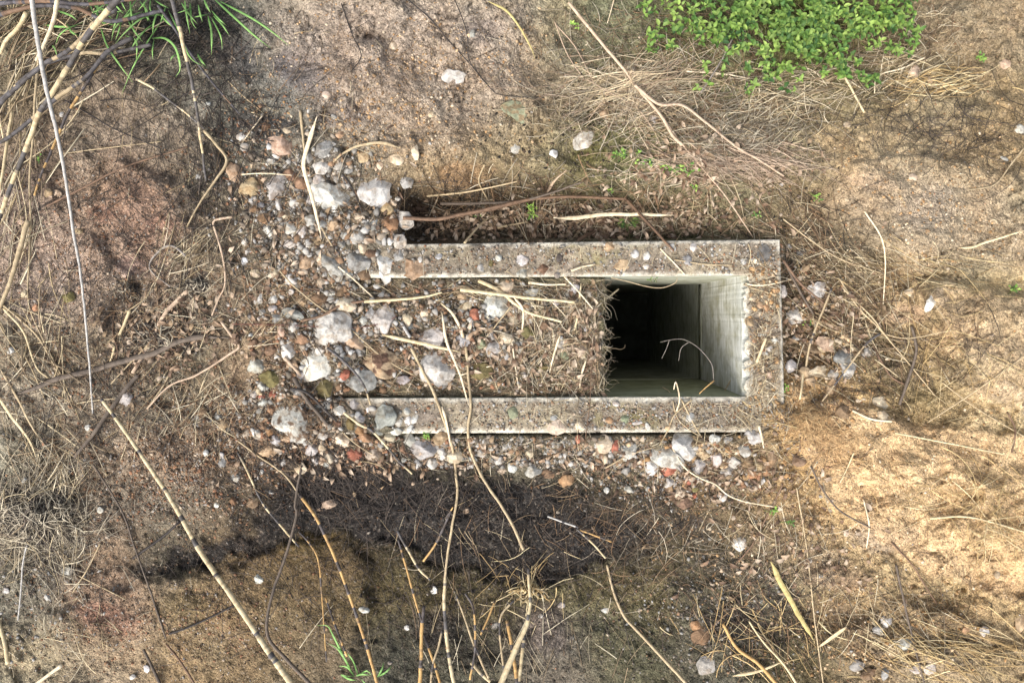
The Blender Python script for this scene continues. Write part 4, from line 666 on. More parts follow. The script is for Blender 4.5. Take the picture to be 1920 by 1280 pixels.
E('H', 875, 745, 135, 115, 'pale', 0, 'veined grey white rock below right of the white faceted rock', 'veined rock')
E('E', 1810, 470, 140, 105, 'pale', -20, 'grey white rock in the gap right of the pit', 'gap rock')
E('E', 1640, 665, 120, 100, 'white', -10, 'white lump close to the right rim', 'white lump')
E('L', 410, 1060, 95, 60, 'brown', 0, 'brown wedge stone on the yellow soil right of the pit', 'brown wedge stone')
E('L', 600, 1010, 90, 65, 'cream', 0, 'cream white stone on the yellow soil right of the pit', 'cream white stone')
E('L', 280, 845, 130, 60, 'cream', -5, 'long cream white stone outside the lower right rim', 'long cream stone')
E('L', 125, 820, 60, 75, 'white', 0, 'bone like white stone touching the right rim', 'bone like stone')
E('K', 315, 500, 80, 75, 'white', 0, 'white stone alone below the pit at lower right', 'lone white stone')
E('K', 1245, 1065, 95, 60, 'white', 15, 'oval white stone near the bottom right', 'bottom right white stone')
E('I', 385, 655, 85, 42, 'white', 8, 'flat white stone by the grey brush clump at lower left', 'flat white stone')
E('F', 700, 975, 65, 90, 'white', 25, 'white oval stone under the charred log', 'white oval stone')
E('N', 630, 432, 140, 75, 'pale', 5, 'pale rock patch showing through the soil of the upper bank', 'pale bank patch', .15)
E('N', 1355, 780, 130, 95, 'pale', -35, 'whitish rock breaking out of the mossy bank', 'mossy bank rock', .3)
E('N', 1180, 860, 60, 45, 'white', 0, 'small white stone under the mossy bank', 'bank white stone')
E('A', 1390, 370, 110, 90, 'cream', 20, 'embedded cream slab end above the orange brown rock', 'cream slab end', .2)
E('K', 110, 1020, 120, 90, 'brown', 0, 'half buried dull brown rock in the burnt soil at lower right', 'dull brown rock', .35)
E('K', 130, 1180, 95, 100, 'grey', 0, 'dull grey rock near the bottom edge right of centre', 'dull grey rock', .35)
E('I', 1445, 700, 45, 60, 'white', 0, 'white stone on the olive ledge right of the jointed cane', 'ledge white stone')
E('C', 905, 565, 95, 75, 'pale', 0, 'flat pale stone in the middle of the upper rim', 'middle rim stone', .3)
E('C', 1630, 600, 110, 80, 'tan', 0, 'flat tan stone on the upper rim above the shaft', 'tan rim stone', .25)
E('O', 1300, 410, 70, 75, 'pink', 20, 'crumpled pinkish stone in the dry grass at upper right', 'crumpled pink stone')
E('M', 315, 1080, 60, 42, 'cream', 0, 'cream pebble near the left edge below the burnt reeds', 'left cream pebble')
E('J', 1500, 155, 85, 70, 'orange', 0, 'orange brown cobble below the pit left of the pale gravel', 'orange cobble')
E('E', 1420, 210, 100, 110, 'dark', 20, 'dark grey flat chip on the upper right corner of the rim', 'dark corner chip', .2)
# smaller stones: frame: cx,cy,w,h,colour[,rot]
SM = '''A:1462,540,90,85,grey 1395,660,45,30,white 1365,690,60,40,cream 1232,850,60,90,blue 1405,1070,70,90,grey 1155,1205,95,70,brown 630,980,100,60,pale 1005,920,80,60,grey 1105,930,110,90,pale 1040,860,60,45,white 1110,800,110,70,cream 850,430,110,110,pale 1040,455,75,50,grey 1518,310,50,150,cream 305,290,80,55,pale 285,220,80,60,white 490,390,110,55,pale 545,700,60,80,white 670,690,100,60,white 510,755,60,35,white 410,700,65,40,blue 365,420,60,40,cream 330,680,50,35,orange 225,470,100,140,tan,-35 475,890,120,70,pale 620,870,100,80,pale 770,815,90,80,grey 305,965,60,60,pale 375,1195,80,60,cream 300,1110,50,60,white 990,990,70,60,grey 760,990,40,50,pale 1340,970,60,60,white 985,200,60,60,tan 600,170,60,40,cream 1150,360,80,80,tan 1270,420,50,60,cream
B:650,360,90,55,grey 1010,450,70,50,white 925,540,140,120,pink 680,600,75,95,white 1170,690,55,85,white 280,860,90,75,white,-20 215,910,60,70,pale 250,900,45,50,cream 275,975,90,60,white 270,930,55,40,brick 345,915,55,55,brick 340,1030,80,75,orange 1310,375,75,110,cream 1395,420,70,70,cream 1345,435,60,50,blue 1280,810,100,60,grey 905,620,70,50,white 685,235,160,90,brown,-35 840,185,90,75,brown 555,250,80,70,tan 490,340,150,70,grey,15 380,370,80,80,grey 270,330,60,50,pale 245,235,60,100,white 355,235,80,50,white,-40 480,180,50,40,pale 225,50,75,60,cream 435,35,50,35,orange 540,520,110,80,orange 400,470,70,80,pink 1730,285,120,50,cream 1700,325,55,35,white 1720,385,35,30,orange 1840,540,80,95,moss 540,135,55,40,dark 210,550,70,50,brown 195,490,40,30,white 1050,340,60,110,grey
D:740,385,80,55,white 830,440,90,90,brown 745,480,160,80,olive 840,720,120,110,olive 760,185,140,50,pale 1165,195,70,50,pale 620,1045,70,80,moss 1100,1145,80,60,cream 910,1080,60,35,blue 790,615,90,50,olive 250,215,60,50,tan
G:430,370,80,60,brown 380,425,50,80,white,-30 470,425,90,45,orange 530,480,85,70,white 600,460,80,60,tan 145,640,70,60,grey 20,570,40,50,white 135,590,45,50,white 425,645,40,30,white 575,635,45,50,white 880,645,50,70,white 905,600,90,80,cream 805,625,70,60,pale 860,530,60,70,cream 700,680,75,85,cream 1090,220,75,65,pale 1180,260,30,40,white 1465,270,50,50,white 1410,355,55,70,pale 1470,335,50,60,white 1520,325,40,75,white 1490,395,60,50,white 1385,415,90,50,white 1340,455,85,75,cream 1130,410,70,60,orange 1160,460,85,60,orange 1065,360,70,90,olive 1545,640,60,90,white 1440,620,35,45,white 220,915,55,70,orange 360,930,80,60,brown 100,940,40,40,white 490,850,50,30,white 895,940,170,55,pink 245,750,90,50,pale
H:285,600,60,90,brick 15,545,40,60,brick 540,745,100,125,white 665,768,110,75,brick 915,645,80,75,tan 995,675,90,125,pale 1090,790,110,100,pale 1305,730,65,115,tan 1400,700,110,110,tan 1370,775,65,85,orange 1270,800,80,55,orange 150,680,40,35,white 675,860,90,90,pale 815,857,40,40,brick 845,905,60,40,olive 740,930,80,80,cream 845,950,40,45,brick 770,1000,120,80,brown 1045,960,75,65,white 215,912,45,45,white 375,905,60,45,pale 285,293,50,35,white 240,410,55,45,orange 350,405,65,60,moss 440,430,80,25,white 512,455,30,60,white
C:920,655,85,65,pale 745,545,45,50,white 617,620,55,50,white 500,635,40,35,pale 180,560,35,40,white 315,540,60,35,blue,-40 690,585,30,50,olive 1070,620,80,90,brown 1165,670,40,50,white 1180,550,45,55,dark 1720,520,60,60,white 1805,535,50,60,pale 1800,610,45,35,white 1540,470,80,70,tan
E:765,170,50,55,white 915,165,45,60,white 1280,270,50,45,white 880,260,80,60,grey 1390,580,60,50,tan 1440,600,60,60,orange 1345,530,55,45,cream 1460,890,55,50,white 1495,835,60,40,white 1355,835,35,30,orange 1430,925,45,35,pale 1465,1085,60,55,pink 1510,470,50,50,orange 1320,700,70,60,tan 1560,485,50,90,pale 1400,790,45,35,white 1690,200,60,80,dark 1650,815,60,30,white 1860,870,100,90,cream
L:320,695,110,70,pink 610,1080,70,50,cream 230,900,60,50,tan 340,930,60,90,tan 490,590,30,60,tan 760,420,60,40,cream 870,475,45,110,pale,30
K:915,445,35,35,cream 700,600,50,30,white 1135,935,60,80,white 1090,985,60,50,pale 1045,1230,100,60,brown 1130,1225,45,70,grey 970,1180,90,60,grey 1300,1205,60,40,white 1380,1200,70,60,pale 1580,985,40,40,orange 1685,990,50,50,white 80,965,80,60,orange 1755,675,35,45,cream 1885,940,60,100,tan
J:755,760,40,40,white 365,870,60,35,white 605,970,30,30,white 1095,960,50,30,grey 1710,875,50,30,white 1465,845,50,30,pale 1350,905,30,30,pale 1115,40,50,50,white 1195,75,55,60,white 1390,115,80,45,brown 1490,112,50,32,tan 1135,95,45,40,cream 1715,205,30,30,white 935,320,40,25,pink 510,1165,30,20,white
I:560,315,35,35,white 135,145,40,30,white 820,1200,35,45,white 740,1245,40,25,white 30,765,40,35,white 265,800,35,35,pale
F:735,1015,35,50,tan 195,465,45,40,orange 380,405,75,55,olive 140,395,45,55,cream 60,705,40,40,white 440,40,45,30,tan 1215,1075,50,45,grey 1130,1055,60,50,brown 1240,1120,90,50,tan 1430,1165,45,60,white 490,1135,35,30,white
M:345,640,30,30,white 1160,580,35,20,white 265,1075,50,50,tan 1820,530,50,40,cream
N:505,640,40,30,cream 970,830,50,60,pale 290,255,60,40,cream 1480,640,70,60,tan 1745,660,90,50,grey 730,190,30,45,pale
O:1800,360,60,50,pink 920,695,45,30,cream 1005,770,70,40,tan 1285,990,45,40,cream 1880,720,60,50,pale 1795,885,55,20,white 1385,445,35,40,tan'''
for ln in SM.split('\n'):
    fr, rest = ln.split(':')
    for t_ in rest.split():
        q_ = t_.split(',')
        if len(q_) < 5: continue
        E(fr, float(q_[0]), float(q_[1]), float(q_[2]), float(q_[3]), q_[4], float(q_[5]) if len(q_) > 5 else random.uniform(-25, 25))
occ = []
for r_ in ROCKS:
    ox, oy, s_ = FR[r_[0]]
    if isinstance(r_[1], list): p = np.array([(ox+a/s_, oy+b/s_) for a, b in r_[1]]); occ.append((*p.mean(0), np.ptp(p, 0).mean()/2))
    else: occ.append((ox+r_[1][0]/s_, oy+r_[1][1]/s_, (r_[1][2]+r_[1][3])/s_/4))
rr_ = random.Random(77); tries = 0; added = 0
while added < 84 and tries < 20000:
    tries += 1; zx = rr_.choice([(640, 440, 90, 60, 4), (560, 330, 100, 70, 2), (560, 590, 70, 90, 3), (640, 640, 70, 90, 2), (600, 800, 130, 55, 4), (960, 600, 130, 60, 2), (1300, 860, 130, 40, 2), (820, 850, 120, 26, 2), (1560, 690, 60, 60, 1)]+[(640, 440, 90, 60, 4)]*3+[(560, 590, 70, 90, 3)]*2)
    u = zx[0]+rr_.gauss(0, .55)*zx[2]; v = zx[1]+rr_.gauss(0, .55)*zx[3]; sz = rr_.uniform(8, 17)
    if 1110 < u < 1400 and 510 < v < 750: continue
    if (u > 700 and (v < 380 or 445 < v < 525 or 742 < v < 818)) or (u > 760 and v < 520): continue
    if any(math.hypot(u-a, v-b) < (c+sz)*.86 for a, b, c in occ): continue
    occ.append((u, v, sz)); added += 1
    rk('Z', (u, v, sz*2*rr_.uniform(.95, 1.3), sz*2*rr_.uniform(.7, 1), rr_.uniform(-60, 60)), rr_.choice(['pale', 'pale', 'white', 'grey', 'grey', 'cream', 'tan', 'pale', 'brown']), None, None, .6)
def rock_mesh(cu, cv, Rth, h, zb, c, crust, sd, name):
    r_ = np.random.default_rng(sd*31+5); size = Rth.mean(); nt_ = int(np.clip(size*2.2, 14, 64)); nr = int(np.clip(size*.7, 5, 22))
    th = np.linspace(0, 2*math.pi, nt_, endpoint=False); Rr = np.interp(th, np.linspace(0, 2*math.pi, len(Rth), endpoint=False), Rth, period=2*math.pi)
    Rr = Rr*(1+.03*(r_.random(nt_)-.5))
    s = np.concatenate([np.linspace(0, 1, nr+1)[1:]**.85, [1.0, .93]]); x = np.outer(s, Rr*np.cos(th)); y = np.outer(s, Rr*np.sin(th))
    zz = h*(1-np.clip(s, 0, 1)**2.6)**.55; zz[-2] = -.25*h; zz[-1] = -.6*h; z = np.repeat(zz[:, None], nt_, 1)
    for k in range(10 if size > 8 else 6):
        a = r_.random()*6.28; sl_ = r_.uniform(.3, 1.5); d0 = h*r_.uniform(.62, 1.1)
        z = np.minimum(z, d0-sl_*h*(x*math.cos(a)+y*math.sin(a))/size)
    z = z+h*(.07*fbm(x/12+sd, y/12, 3, sd % 7)+.03*fbm(x/4+sd, y/4, 2, 5))*(s[:, None] < .97)
    g0 = z.copy(); x = np.vstack([np.zeros((1, nt_)), x]); y = np.vstack([np.zeros((1, nt_)), y]); z = np.vstack([np.full((1, nt_), g0[0].mean()), z])
    V_ = P(cu+x, cv+y, zb+z); n = nr+3; V_ = np.vstack([V_[0, :1], V_[1:].reshape(-1, 3)])
    i = 1+np.arange((n-1)*nt_).reshape(n-1, nt_)
    quads = np.stack([i[:-1], np.roll(i[:-1], -1, 1), np.roll(i[1:], -1, 1), i[1:]], -1).reshape(-1, 4)[:, ::-1]
    tris = np.stack([np.zeros(nt_, int), np.roll(i[0], -1), i[0]], -1)[:, ::-1]
    px = np.concatenate([[0], x[1:].ravel()]); py = np.concatenate([[0], y[1:].ravel()])
    cr = np.exp(-(fbm(px/16+sd*2, py/16, 3, 14)/.035)**2)*(size > 9); cc = lin(c)[None]*((1+.34*fbm(px/6+sd, py/6, 3, 2)+.22*fbm(px/2.2+sd, py/2.2, 2, 3))*(1-.35*cr))[:, None]
    # soil clings to the flanks and in blotches
    dk = ss(.0, .45, fbm(px/9+sd*3, py/9, 4, 4))[:, None]*.62; cc = cc*(1-dk)+cc*np.array([.62, .52, .42])*dk
    if crust is not None:
        k = (ss(-.02, .12, fbm(px/10+sd, py/10, 4, 11)+.15-.010*np.hypot(px, py)))[:, None]; cc = cc*(1-k)+lin(crust)*(1+.5*fbm(px/3, py/3, 2, 3)[:, None])*k
    o = mesh(name, V_, [quads, tris], M_rock, None, pcol=np.clip(cc, .02, .8)); recentre(o); return o
RP = []
for k, (fr, spec, c, label, lm, hf, crust, nm) in enumerate(ROCKS):
    ox, oy, s = FR[fr]; r_ = np.random.default_rng(k+900)
    if isinstance(spec, list):
        p = np.array([(ox+a/s, oy+b/s) for a, b in spec]); cu, cv = p.mean(0); d = p-[cu, cv]; an = np.arctan2(d[:, 1], d[:, 0]) % (2*math.pi); o_ = np.argsort(an)
        th = np.linspace(0, 2*math.pi, 64, endpoint=False); x_ = np.interp(th, an[o_], d[o_, 0], period=2*math.pi); y_ = np.interp(th, an[o_], d[o_, 1], period=2*math.pi); Rth = np.hypot(x_, y_)*1.07
    else:
        cu, cv = ox+spec[0]/s, oy+spec[1]/s; a, b = spec[2]/s/2*1.12, spec[3]/s/2*1.12; ro = R(spec[4]); n = r_.integers(5, 8)
        th = np.linspace(0, 2*math.pi, 64, endpoint=False); t = th-ro; Rth = a*b/np.sqrt((b*np.cos(t))**2+(a*np.sin(t))**2)
        pa = np.sort(r_.random(n)*2*math.pi+np.arange(n)*.01); pa = np.linspace(0, 2*math.pi, n, endpoint=False)+r_.normal(0, .22, n)+ro
        w_ = np.min([np.where(np.cos(th-q)*1. > .2, 1.0/np.maximum(np.cos(th-q), .2), 9)*r_.uniform(.86, 1.0) for q in pa], 0); Rth = Rth*np.minimum(w_, 1.12)
    size = Rth.mean(); h = min(Rth.min(), size)*MPP*hf*1.7; ta = np.linspace(0, 6.28, 12); zb = float(np.percentile(surf(cu+np.outer([.4, .8], np.cos(ta)*size).ravel(), cv+np.outer([.4, .8], np.sin(ta)*size).ravel()), 85)); 
    if rim_top(cu, cv): zb = max(zb, .0)
    zb = zb+h*.08
    cv_ = np.array(SC[c])*(1+r_.normal(0, .06))+r_.normal(0, 1.5, 3); cv_ = np.clip(cv_, 30, 225)
    o = rock_mesh(cu, cv, Rth, h, zb, cv_, crust, k, 'rock' if size > 11 else 'pebble')
    RP.append((o, cu, cv, size, c, label, lm, Rth))
def zone(u, v):
    if 640 < u < 1466 and 450 < v < 520: return 'on the upper rim'
    if 640 < u < 1466 and 746 < v < 812: return 'on the lower rim'
    if 1396 < u < 1466 and 500 < v < 760: return 'on the right rim'
    if 590 < u < 1140 and 520 <= v <= 746: return 'in the fill'
    if v < 450: return 'above the pit' if u > 760 else 'upper left'
    if u >= 1466: return 'right of the pit' if v < 850 else 'lower right'
    if u < 640: return 'left of the pit' if v < 900 else 'lower left'
    return 'below the pit'
lms = [(r[6], r[1], r[2]) for r in RP if r[6]]
used = set()
DIRN = ['right of', 'below right of', 'below', 'below left of', 'left of', 'above left of', 'above', 'above right of']
def rel(u, v, n=0):
    ds = sorted((math.hypot(u-a, v-b), nm_, a, b) for nm_, a, b in lms if (a, b) != (u, v)); d, nm_, a, b = ds[n]
    k = int(round(math.atan2(v-b, u-a)/(math.pi/4))) % 8
    return d, DIRN[k], nm_
used = {r[5] for r in RP if r[5]}
for o, cu, cv, size, c, label, lm, Rth in RP:
    if not label:
        asp = Rth.max()/Rth.min(); szw = 'tiny' if size < 6 else 'small' if size < 9 else 'mid sized' if size < 13 else 'large'; nn = 'stone' if size > 8 else 'pebble'
        shp = 'slender ' if asp > 1.9 else 'oval ' if asp > 1.5 else ''
        d, dr, nm_ = rel(cu, cv); near = 'touching, ' if d < 26 else 'close ' if d < 50 else 'well ' if d > 110 else ''
        b0 = f'{szw} {CW[c]} {shp}{nn}'
        cands = [f'{b0} {near}{dr} the {nm_}', f'{b0} {near}{dr} the {nm_}, {zone(cu, cv)}']
        for n_ in (1, 2, 3, 4):
            d2, dr2, nm2 = rel(cu, cv, n_); cands.append(f'{b0} {dr} the {nm_} and {dr2} the {nm2}')
        label = next((x for x in cands if x not in used and len(x.split()) <= 16), cands[0]); used.add(label)
        label = label.replace('touching, ', 'almost touching ')
    tag(o, label, 'stone', 'loose stones around the concrete pit')
# ------------------------------------------------------------------ gravel too fine to count
ICO = np.array([(-1, 1.618, 0), (1, 1.618, 0), (-1, -1.618, 0), (1, -1.618, 0), (0, -1, 1.618), (0, 1, 1.618), (0, -1, -1.618), (0, 1, -1.618), (1.618, 0, -1), (1.618, 0, 1), (-1.618, 0, -1), (-1.618, 0, 1)])/1.902
ICF = np.array([(0, 11, 5), (0, 5, 1), (0, 1, 7), (0, 7, 10), (0, 10, 11), (1, 5, 9), (5, 11, 4), (11, 10, 2), (10, 7, 6), (7, 1, 8), (3, 9, 4), (3, 4, 2), (3, 2, 6), (3, 6, 8), (3, 8, 9), (4, 9, 5), (2, 4, 11), (6, 2, 10), (8, 6, 7), (9, 8, 1)])
def pebbles(name, u, v, r, c, label, sink=.25):
    n = len(u); k = ~in_hole(u, v) ; u, v, r, c = u[k], v[k], r[k], c[k]; n = len(u)
    V_ = ICO[None]*(1+np.clip(rng.normal(0, .28, (n, 12, 1)), -.45, .6)); V_ = V_*np.stack([rng.uniform(.8, 1.25, n), rng.uniform(.65, 1.0, n), rng.uniform(.45, .75, n)], -1)[:, None]
    a = rng.random(n)*6.283; ca, sa = np.cos(a)[:, None], np.sin(a)[:, None]; x = V_[..., 0]*ca-V_[..., 1]*sa; y = V_[..., 0]*sa+V_[..., 1]*ca
    zt = V_[..., 2]+x*rng.normal(0, .25, (n, 1)); rr = (r*MPP)[:, None]; base = P(u, v, surf(u, v)+r*MPP*sink)
    V_ = np.stack([base[:, None, 0]+x*rr, base[:, None, 1]+y*rr, base[:, None, 2]+zt*rr], -1)
    F_ = ICF[None]+(np.arange(n)*12)[:, None, None]
    fc = np.repeat(c, 20, 0)*rng.uniform(.9, 1.1, (n*20, 1)); o = mesh(name, V_, F_.reshape(-1, 3), M_pebble, None, fcol=np.clip(fc, 0.01, .8)); return tag(o, label, 'gravel', kind='stuff')
GP = {'warm': [(188, 170, 148), (168, 134, 104), (146, 112, 86), (120, 100, 82), (176, 168, 158), (90, 78, 66), (158, 118, 92), (140, 120, 100)], 'grey': [(190, 187, 180), (166, 162, 154), (142, 138, 130), (176, 162, 144), (116, 108, 96), (152, 124, 98), (128, 116, 102)], 'dark': [(70, 62, 54), (50, 46, 42), (92, 78, 64), (60, 54, 48), (160, 150, 136)], 'tan': [(214, 184, 146), (196, 160, 116), (176, 140, 98), (222, 204, 176), (156, 130, 100)]}
GR = [(600, 430, 120, 90, 2600, 1.6, 5.5, 'grey'), (640, 460, 90, 60, 1300, 3, 9, 'grey'), (560, 340, 110, 70, 700, 3, 8, 'grey'), (640, 640, 90, 90, 900, 3, 9, 'grey'), (900, 600, 190, 70, 800, 3, 8.5, 'grey'), (860, 640, 240, 90, 600, 2.5, 7, 'warm'), (540, 780, 120, 60, 700, 2.6, 7.5, 'grey'), (1080, 850, 260, 22, 420, 3, 8, 'grey'), (1320, 860, 120, 36, 420, 3, 8, 'tan'), (1540, 670, 60, 70, 260, 3, 8, 'tan'), (540, 600, 90, 110, 2600, 1.5, 4.5, 'warm'), (820, 630, 260, 90, 3200, 1.6, 5.5, 'grey'), (820, 630, 260, 90, 1400, 1.6, 5, 'warm'), (560, 790, 120, 70, 2600, 1.6, 5, 'warm'), (760, 850, 150, 30, 1100, 2, 6, 'warm'), (1000, 848, 220, 28, 1500, 2, 6, 'grey'),
 (1300, 880, 160, 50, 1900, 1.6, 5.5, 'warm'), (1230, 900, 120, 40, 900, 1.6, 4.5, 'grey'), (420, 850, 150, 90, 2600, 1.4, 4, 'warm'), (300, 920, 200, 100, 2600, 1.2, 3.4, 'warm'), (1540, 690, 90, 110, 1800, 1.6, 5, 'tan'), (1500, 560, 60, 120, 700, 1.6, 4.5, 'warm'), (480, 320, 120, 110, 1500, 1.4, 4, 'warm'),
 (180, 700, 220, 180, 2800, 1.1, 3.2, 'warm'), (150, 420, 200, 140, 2400, 1.1, 3., 'warm'), (60, 1080, 120, 140, 1500, 1.3, 4, 'grey'), (800, 130, 320, 110, 2600, 1.1, 3.2, 'tan'), (740, 250, 160, 60, 1200, 1.2, 3.6, 'tan'), (1750, 400, 220, 160, 2200, 1.1, 3.2, 'tan'), (1700, 880, 260, 150, 2200, 1.1, 3.4, 'tan'), (1650, 1170, 260, 100, 2600, 1.2, 4, 'tan'),
 (1350, 1150, 160, 120, 1300, 1.2, 4, 'grey'), (950, 1120, 350, 130, 1800, 1.1, 3.2, 'dark'), (850, 960, 350, 60, 1100, 1.1, 3.2, 'dark'), (300, 1180, 300, 90, 2200, 1.1, 3.2, 'warm'), (1060, 485, 420, 28, 2600, 1.2, 3.6, 'grey'), (1060, 485, 420, 28, 1500, 1.1, 2.8, 'warm'), (1080, 780, 400, 26, 2600, 1.2, 3.6, 'grey'), (1080, 780, 400, 26, 1500, 1.1, 3, 'warm'), (1432, 630, 28, 150, 1300, 1.4, 5, 'tan'), (1000, 410, 260, 40, 700, 1.5, 5, 'dark'), (1450, 1000, 160, 80, 1200, 1.2, 4, 'tan'), (1150, 260, 260, 110, 1200, 1.2, 3.4, 'dark'), (960, 640, 1000, 680, 6000, .9, 2.6, 'warm')]
gu, gv, gr, gc_ = [], [], [], []
for (cx, cy, rx, ry, n, r0, r1, pal) in GR:
    n = int(n*(.62 if pal == 'tan' or rx > 900 else 1.15)); box = ry < 32 or rx < 32 or rx > 900
    if box: u = cx+rng.uniform(-1, 1, n)*rx; v = cy+rng.uniform(-1, 1, n)*ry
    else: u = cx+rng.normal(0, .62, n)*rx; v = cy+rng.normal(0, .62, n)*ry
    if (cx, cy) in ((820, 630), (900, 600), (860, 640)): k = (v > 524) & (v < 740) & (u > 560) & (u < 1128); u, v = u[k], v[k]
    n = len(u); k = fbm(u/35, v/35, 3, 91)+rng.normal(0, .35, n) > -.25; u, v = u[k], v[k]; n = len(u)
    r = r0+(r1-r0)*rng.random(n)**3.2; pl = lin(GP[pal]); c = pl[rng.integers(0, len(pl), n)]*rng.uniform(.55, .95, (n, 1))
    gu.append(u); gv.append(v); gr.append(r); gc_.append(c)
gu, gv, gr, gc_ = map(np.concatenate, (gu, gv, gr, gc_))
k = (gu > -60) & (gu < 1980) & (gv > -60) & (gv < 1340); gu, gv, gr, gc_ = gu[k], gv[k], gr[k], gc_[k]
k = np.ones(len(gu), bool)
for r_ in RP:
    dx = gu-r_[1]; dy = gv-r_[2]; m_ = np.nonzero(dx*dx+dy*dy < (r_[7].max()*1.1)**2)[0]
    if len(m_): k[m_] &= (np.hypot(dx[m_], dy[m_]) > .82*np.interp(np.arctan2(dy[m_], dx[m_]) % (2*math.pi), np.linspace(0, 2*math.pi, 64, endpoint=False), r_[7], period=2*math.pi)) | (rng.random(len(m_)) < .03)
do_, di_ = cdist(gu, gv); dd_ = np.minimum(do_, di_); k &= ~(rim_top(gu, gv) & (dd_ < 7+9*fbm(gu/16, gv/16, 4, 70)) & (rng.random(len(gu)) < .93)) & ~(rim_top(gu, gv) & (rng.random(len(gu)) < .45))
gu, gv, gr, gc_ = gu[k], gv[k], gr[k], gc_[k]
sc_ = colour(gu, gv); sootf = ss(.10, .03, sc_.mean(1))[:, None]; gc_ = gc_*(1-.45*sootf*(rng.random((len(gu), 1)) < .85))
k = rim_top(gu, gv)
pebbles('gravel', gu[~k], gv[~k], gr[~k], gc_[~k], 'fine mixed gravel and grit strewn over the soil and the rubble fill')
pebbles('rim_grit', gu[k], gv[k], gr[k], gc_[k], 'fine grit and small gravel lying on top of the concrete rims', .15)
# ------------------------------------------------------------------ straw, roots, litter that nobody could count
def strands(name, regs, label, cat, ns=3, K=8):
    PV, PF, PC = [], [], []; off = 0
    for (cx, cy, rx, ry, n, L0, L1, w0, w1, ang, asd, curl, lift, cols) in regs:
        n = int(n*(.55 if name == 'dry_straw' else .6))
        u0 = cx+rng.normal(0, .6, n)*rx; v0 = cy+rng.normal(0, .6, n)*ry
        curl = curl*.62; w0, w1, lift = w0*.8, w1*.82, lift*.7; Ln = L0+(L1-L0)*rng.random(n)**1.8; a0 = R(ang)+rng.normal(0, R(asd), n)+math.pi*(rng.random(n) < .5)
        kap = rng.normal(0, curl, (n, 1))+rng.normal(0, curl*.8, (n, K)); a = a0[:, None]+np.cumsum(kap, 1)
        st = (Ln/(K-1))[:, None]; u = np.cumsum(np.cos(a)*st, 1); v = np.cumsum(np.sin(a)*st, 1); u = u0[:, None]+u-u.mean(1, keepdims=True); v = v0[:, None]+v-v.mean(1, keepdims=True)
        k = ~(in_hole(u, v).any(1)) & (u > -58).all(1) & (u < 1975).all(1) & (v > -58).all(1) & (v < 1335).all(1); um, vm_ = u.mean(1), v.mean(1); k2 = ~(((u > 650) & (u < 1470) & (v > 452) & (v < 524)) | ((u > 650) & (u < 1470) & (v > 742) & (v < 812))).any(1) | (rng.random(len(k)) < (.22 if name == 'dry_straw' else .06)); k &= k2; u, v = u[k], v[k]; n = len(u)
        if not n: continue
        wd = rng.uniform(w0, w1, (n, 1))*(1-.5*np.linspace(0, 1, K))*MPP/2; t = np.linspace(0, 1, K)[None]
        g_ = surf(u, v); gs = g_.copy()
        for _ in range(4): gs[:, 1:-1] = np.maximum(gs[:, 1:-1], (gs[:, :-2]+gs[:, 2:])/2)
        z = gs+wd+.001+rng.random((n, 1))*lift*MPP*(.3+np.sin(t*math.pi)*rng.random((n, 1))*1.2)
        pl = lin(cols); c = pl[rng.integers(0, len(pl), n)][:, None]*rng.uniform(.75, 1.15, (n, 1, 1))*rng.uniform(.9, 1.1, (n, K-1, 1))
        v_, f_, c_ = rings(P(u, v, z), wd, wd*.7, c, ns); PV.append(v_); PF.append(f_+off); PC.append(c_); off += len(v_)
    o = mesh(name, np.concatenate(PV), np.concatenate(PF), M_stalk, None, fcol=np.clip(np.concatenate(PC), .01, .8)); return tag(o, label, cat, kind='stuff')
sy = [(196, 180, 146), (172, 154, 120), (148, 130, 104), (210, 198, 170), (124, 108, 86), (162, 150, 126)]; sg = [(168, 158, 138), (140, 130, 112), (118, 108, 92), (190, 180, 158)]; sb = [(110, 90, 70), (86, 70, 56), (134, 108, 82), (150, 128, 100)]
sk = [(58, 52, 48), (44, 40, 38), (74, 66, 60), (90, 80, 72)]; sgold = [(208, 184, 134), (188, 160, 112), (218, 200, 158), (160, 136, 96)]; spk = [(190, 172, 150), (172, 152, 130), (148, 128, 108), (200, 176, 152)]
